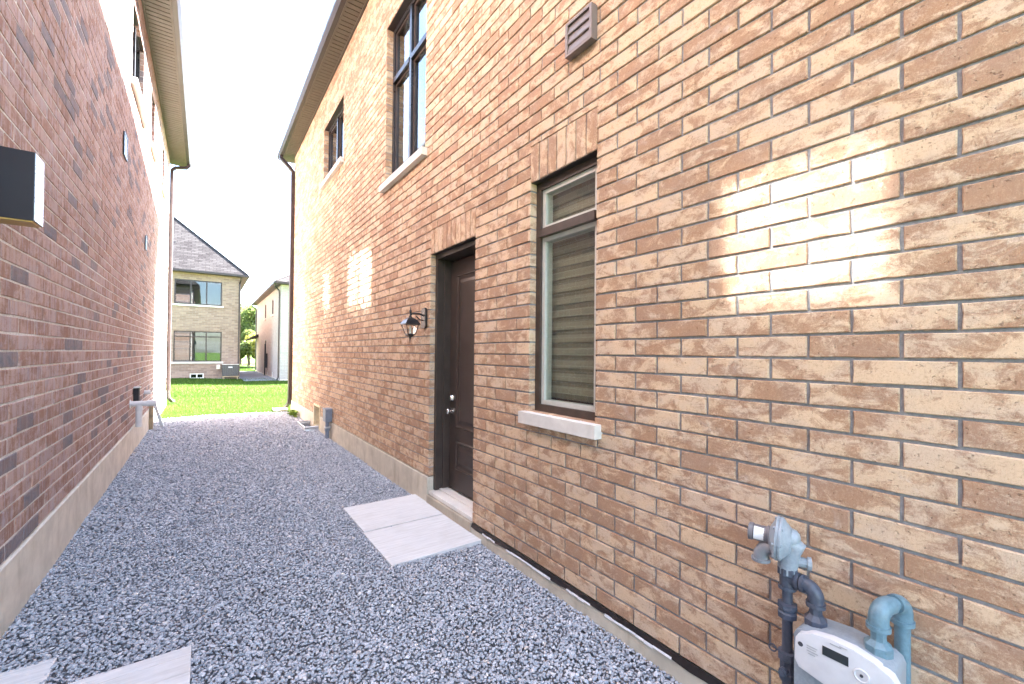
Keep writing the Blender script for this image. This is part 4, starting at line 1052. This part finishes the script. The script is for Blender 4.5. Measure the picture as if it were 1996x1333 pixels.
# ---------------------------------------------------------------- plants
def leaves(centres, radii, n, size, seed, aspect=.55):
    rg = np.random.default_rng(seed); centres = np.asarray(centres, float); radii = np.asarray(radii, float)
    w = radii.prod(1) ** (2 / 3); idx = rg.choice(len(centres), n, p=w / w.sum())
    d = rg.normal(size=(n, 3)); d /= np.linalg.norm(d, axis=1)[:, None]
    P = centres[idx] + d * radii[idx] * (rg.uniform(.25, 1.0, n) ** .45)[:, None]
    u = rg.normal(size=(n, 3)); u /= np.linalg.norm(u, axis=1)[:, None]
    v = np.cross(u, rg.normal(size=(n, 3))); v /= np.linalg.norm(v, axis=1)[:, None]
    s = size * rg.uniform(.6, 1.4, n)[:, None]
    V = np.stack([P - u * s, P + v * s * aspect, P + u * s, P - v * s * aspect], 1).reshape(-1, 3)
    Fq = np.arange(n * 4).reshape(-1, 4)
    base = rg.random(len(centres)) * .5
    rn = np.clip(base[idx] + rg.normal(.25, .18, n), 0, 1)
    return V, Fq, np.repeat(rn, 4)

def tree(x, y, h, rad, seed, mat, label, nleaf=2600):
    rg = random.Random(seed)
    t = thing('leafy_tree', (x, y, 0), label, 'tree', 'trees behind the far houses')
    m = MB(); trunk = []
    top = Vector((x + rg.uniform(-.3, .3), y, h * .62)); b = Vector((x, y, -.1))
    def limb(p0, p1, r0_, r1_):
        pts = [p0.lerp(p1, k / 5) + Vector((rg.uniform(-1, 1), rg.uniform(-1, 1), 0)) * .04 * (p1 - p0).length * (0 < k < 5) for k in range(6)]
        i = len(m.v); sg = 7
        for k, p in enumerate(pts):
            rr = r0_ + (r1_ - r0_) * k / 5
            for q in range(sg): m.v.append((p.x + rr * math.cos(6.283 * q / sg), p.y + rr * math.sin(6.283 * q / sg), p.z))
        for k in range(5):
            for q in range(sg): m.f.append((i + k * sg + q, i + k * sg + (q + 1) % sg, i + (k + 1) * sg + (q + 1) % sg, i + (k + 1) * sg + q))
    limb(b, top, h * .022, h * .008)
    cs, rs = [], []
    for k in range(15):
        a = rg.uniform(0, 6.283); zz_ = rg.uniform(.22, .97) ** .8; rr = rad * math.sin(min(1, zz_ * 1.02) * 2.6 + .35) * rg.uniform(.35, .85)
        e = Vector((x + rr * math.cos(a), y + rr * math.sin(a), h * (.2 + .76 * zz_)))
        limb(b.lerp(top, rg.uniform(.35, .98)), e, h * .008, h * .002)
        cs.append(tuple(e)); q = rad * rg.uniform(.28, .5); rs.append((q, q, q * .75))
    m.build('trunk', 'bark', t)
    V, Fq, rn = leaves(cs, rs, nleaf, .17, seed)
    np_mesh('crown', V, Fq, mat, t, rnd=rn)
tree(4.6, 52, 6.2, 2.4, 1, 'leaf', 'tall green tree filling the gap between the two far houses')
tree(3.4, 57, 6.6, 2.4, 2, 'leaf', 'green tree just beyond the far grey tan house corner')
tree(4.9, 45, 3.0, 1.5, 3, 'leaf_y', 'low yellowing tree between the far houses')
tree(3.5, 47, 2.4, 1.4, 4, 'leaf', 'small bushy green tree at the end of the far gravel strip', 1800)
tree(6.6, 62, 6.8, 3.0, 5, 'leaf', 'green tree partly hidden behind the pale house')
tree(1.4, 64, 6.4, 3.0, 6, 'leaf', 'distant green tree partly hidden by the grey tan house')

tree(4.1, 55, 6.0, 2.3, 7, 'leaf', 'green tree in the middle of the gap between the far houses', 3200)
tree(4.6, 49, 3.4, 1.7, 8, 'leaf_y', 'yellow green bushy tree in front of the taller trees in the gap', 2600)
tree(3.6, 51, 3.6, 1.6, 9, 'leaf', 'low green tree behind the corner of the grey tan house', 2600)

WP = thing('weed_plant', (1.74, 11.2, .0), 'bright green leafy weed growing against the tan house foundation', 'plant')
rgw = np.random.default_rng(3); Vw, Fw, Rw = [], [], []
for k in range(46):
    a = rgw.uniform(0, 6.283); ln = rgw.uniform(.07, .17); base = np.array([1.73 + rgw.normal(0, .035), 11.2 + rgw.normal(0, .16), .02 + rgw.uniform(0, .10)])
    d = np.array([math.cos(a), math.sin(a), rgw.uniform(.2, 1.1)]); d /= np.linalg.norm(d); s_ = np.cross(d, [0, 0, 1]); s_ /= np.linalg.norm(s_) + 1e-9; w_ = ln * .3
    if base[0] + d[0] * ln > DR - .02: d[0] = -abs(d[0])
    i = len(Vw); mid = base + d * ln * .5 + np.array([0, 0, .015]); tip = base + d * ln - np.array([0, 0, .03])
    Vw += [base, mid + s_ * w_, tip, mid - s_ * w_]; Fw.append((i, i + 1, i + 2, i + 3)); Rw += [rgw.random()] * 4
np_mesh('foliage', Vw, Fw, 'weed', WP, rnd=Rw)
MB().tube([(1.73, 11.1, -.02), (1.72, 11.12, .1)], .006, 6).tube([(1.74, 11.25, -.02), (1.73, 11.28, .09)], .006, 6).build('stem', 'weed', WP)

# lawn grass blades: dense at the gravel edge, thinner across
def blades(n, region, hgt, wid, seed):
    rg = np.random.default_rng(seed); x0, x1, y0, y1 = region
    X = rg.uniform(x0, x1, n); Y = y0 + (y1 - y0) * rg.random(n) ** 1.6
    if y0 < 13: 
        ok = Y > np.array([gravel_end(min(max(a, DL), DR)) for a in X]) + rg.normal(.02, .05, n); ok &= ~((X < DL + .03) & (Y < END_L + .02)) & ~((X > DR - .03) & (Y < END_R + .02)); X, Y = X[ok], Y[ok]
    n = len(X); a = rg.uniform(0, 6.283, n); h = hgt * rg.uniform(.5, 1.3, n); w = wid * rg.uniform(.7, 1.3, n)
    gz = -0.018 + .115 * np.clip((DR - X) / (DR - DL), 0, 1)
    ca, sa = np.cos(a), np.sin(a); lx_, ly_ = rg.normal(0, .45, n) * h, rg.normal(0, .45, n) * h
    V = np.stack([np.stack([X - ca * w, Y - sa * w, gz], 1), np.stack([X + ca * w, Y + sa * w, gz], 1), np.stack([X + lx_, Y + ly_, gz + h], 1)], 1).reshape(-1, 3)
    return V, np.arange(n * 3).reshape(-1, 3), np.repeat(np.clip(rg.normal(.5, .25, n), 0, 1), 3)
B1 = blades(60000, (-1.6, 3.4, 11.7, 17.0), .055, .005, 21); B2 = blades(60000, (-3.0, 6.0, 17.0, 28.0), .06, .008, 22); B3 = blades(8000, (1.7, 3.2, 38.2, 50.0), .08, .02, 23)
n1, n2 = len(B1[0]), len(B2[0])
np_mesh('grass', np.concatenate([B1[0], B2[0], B3[0]]), np.concatenate([B1[1], B2[1] + n1, B3[1] + n1 + n2]), 'grass', rnd=np.concatenate([B1[2], B2[2], B3[2]]), kind='stuff', label='short sunlit green lawn grass beyond the gravel alley', category='grass')
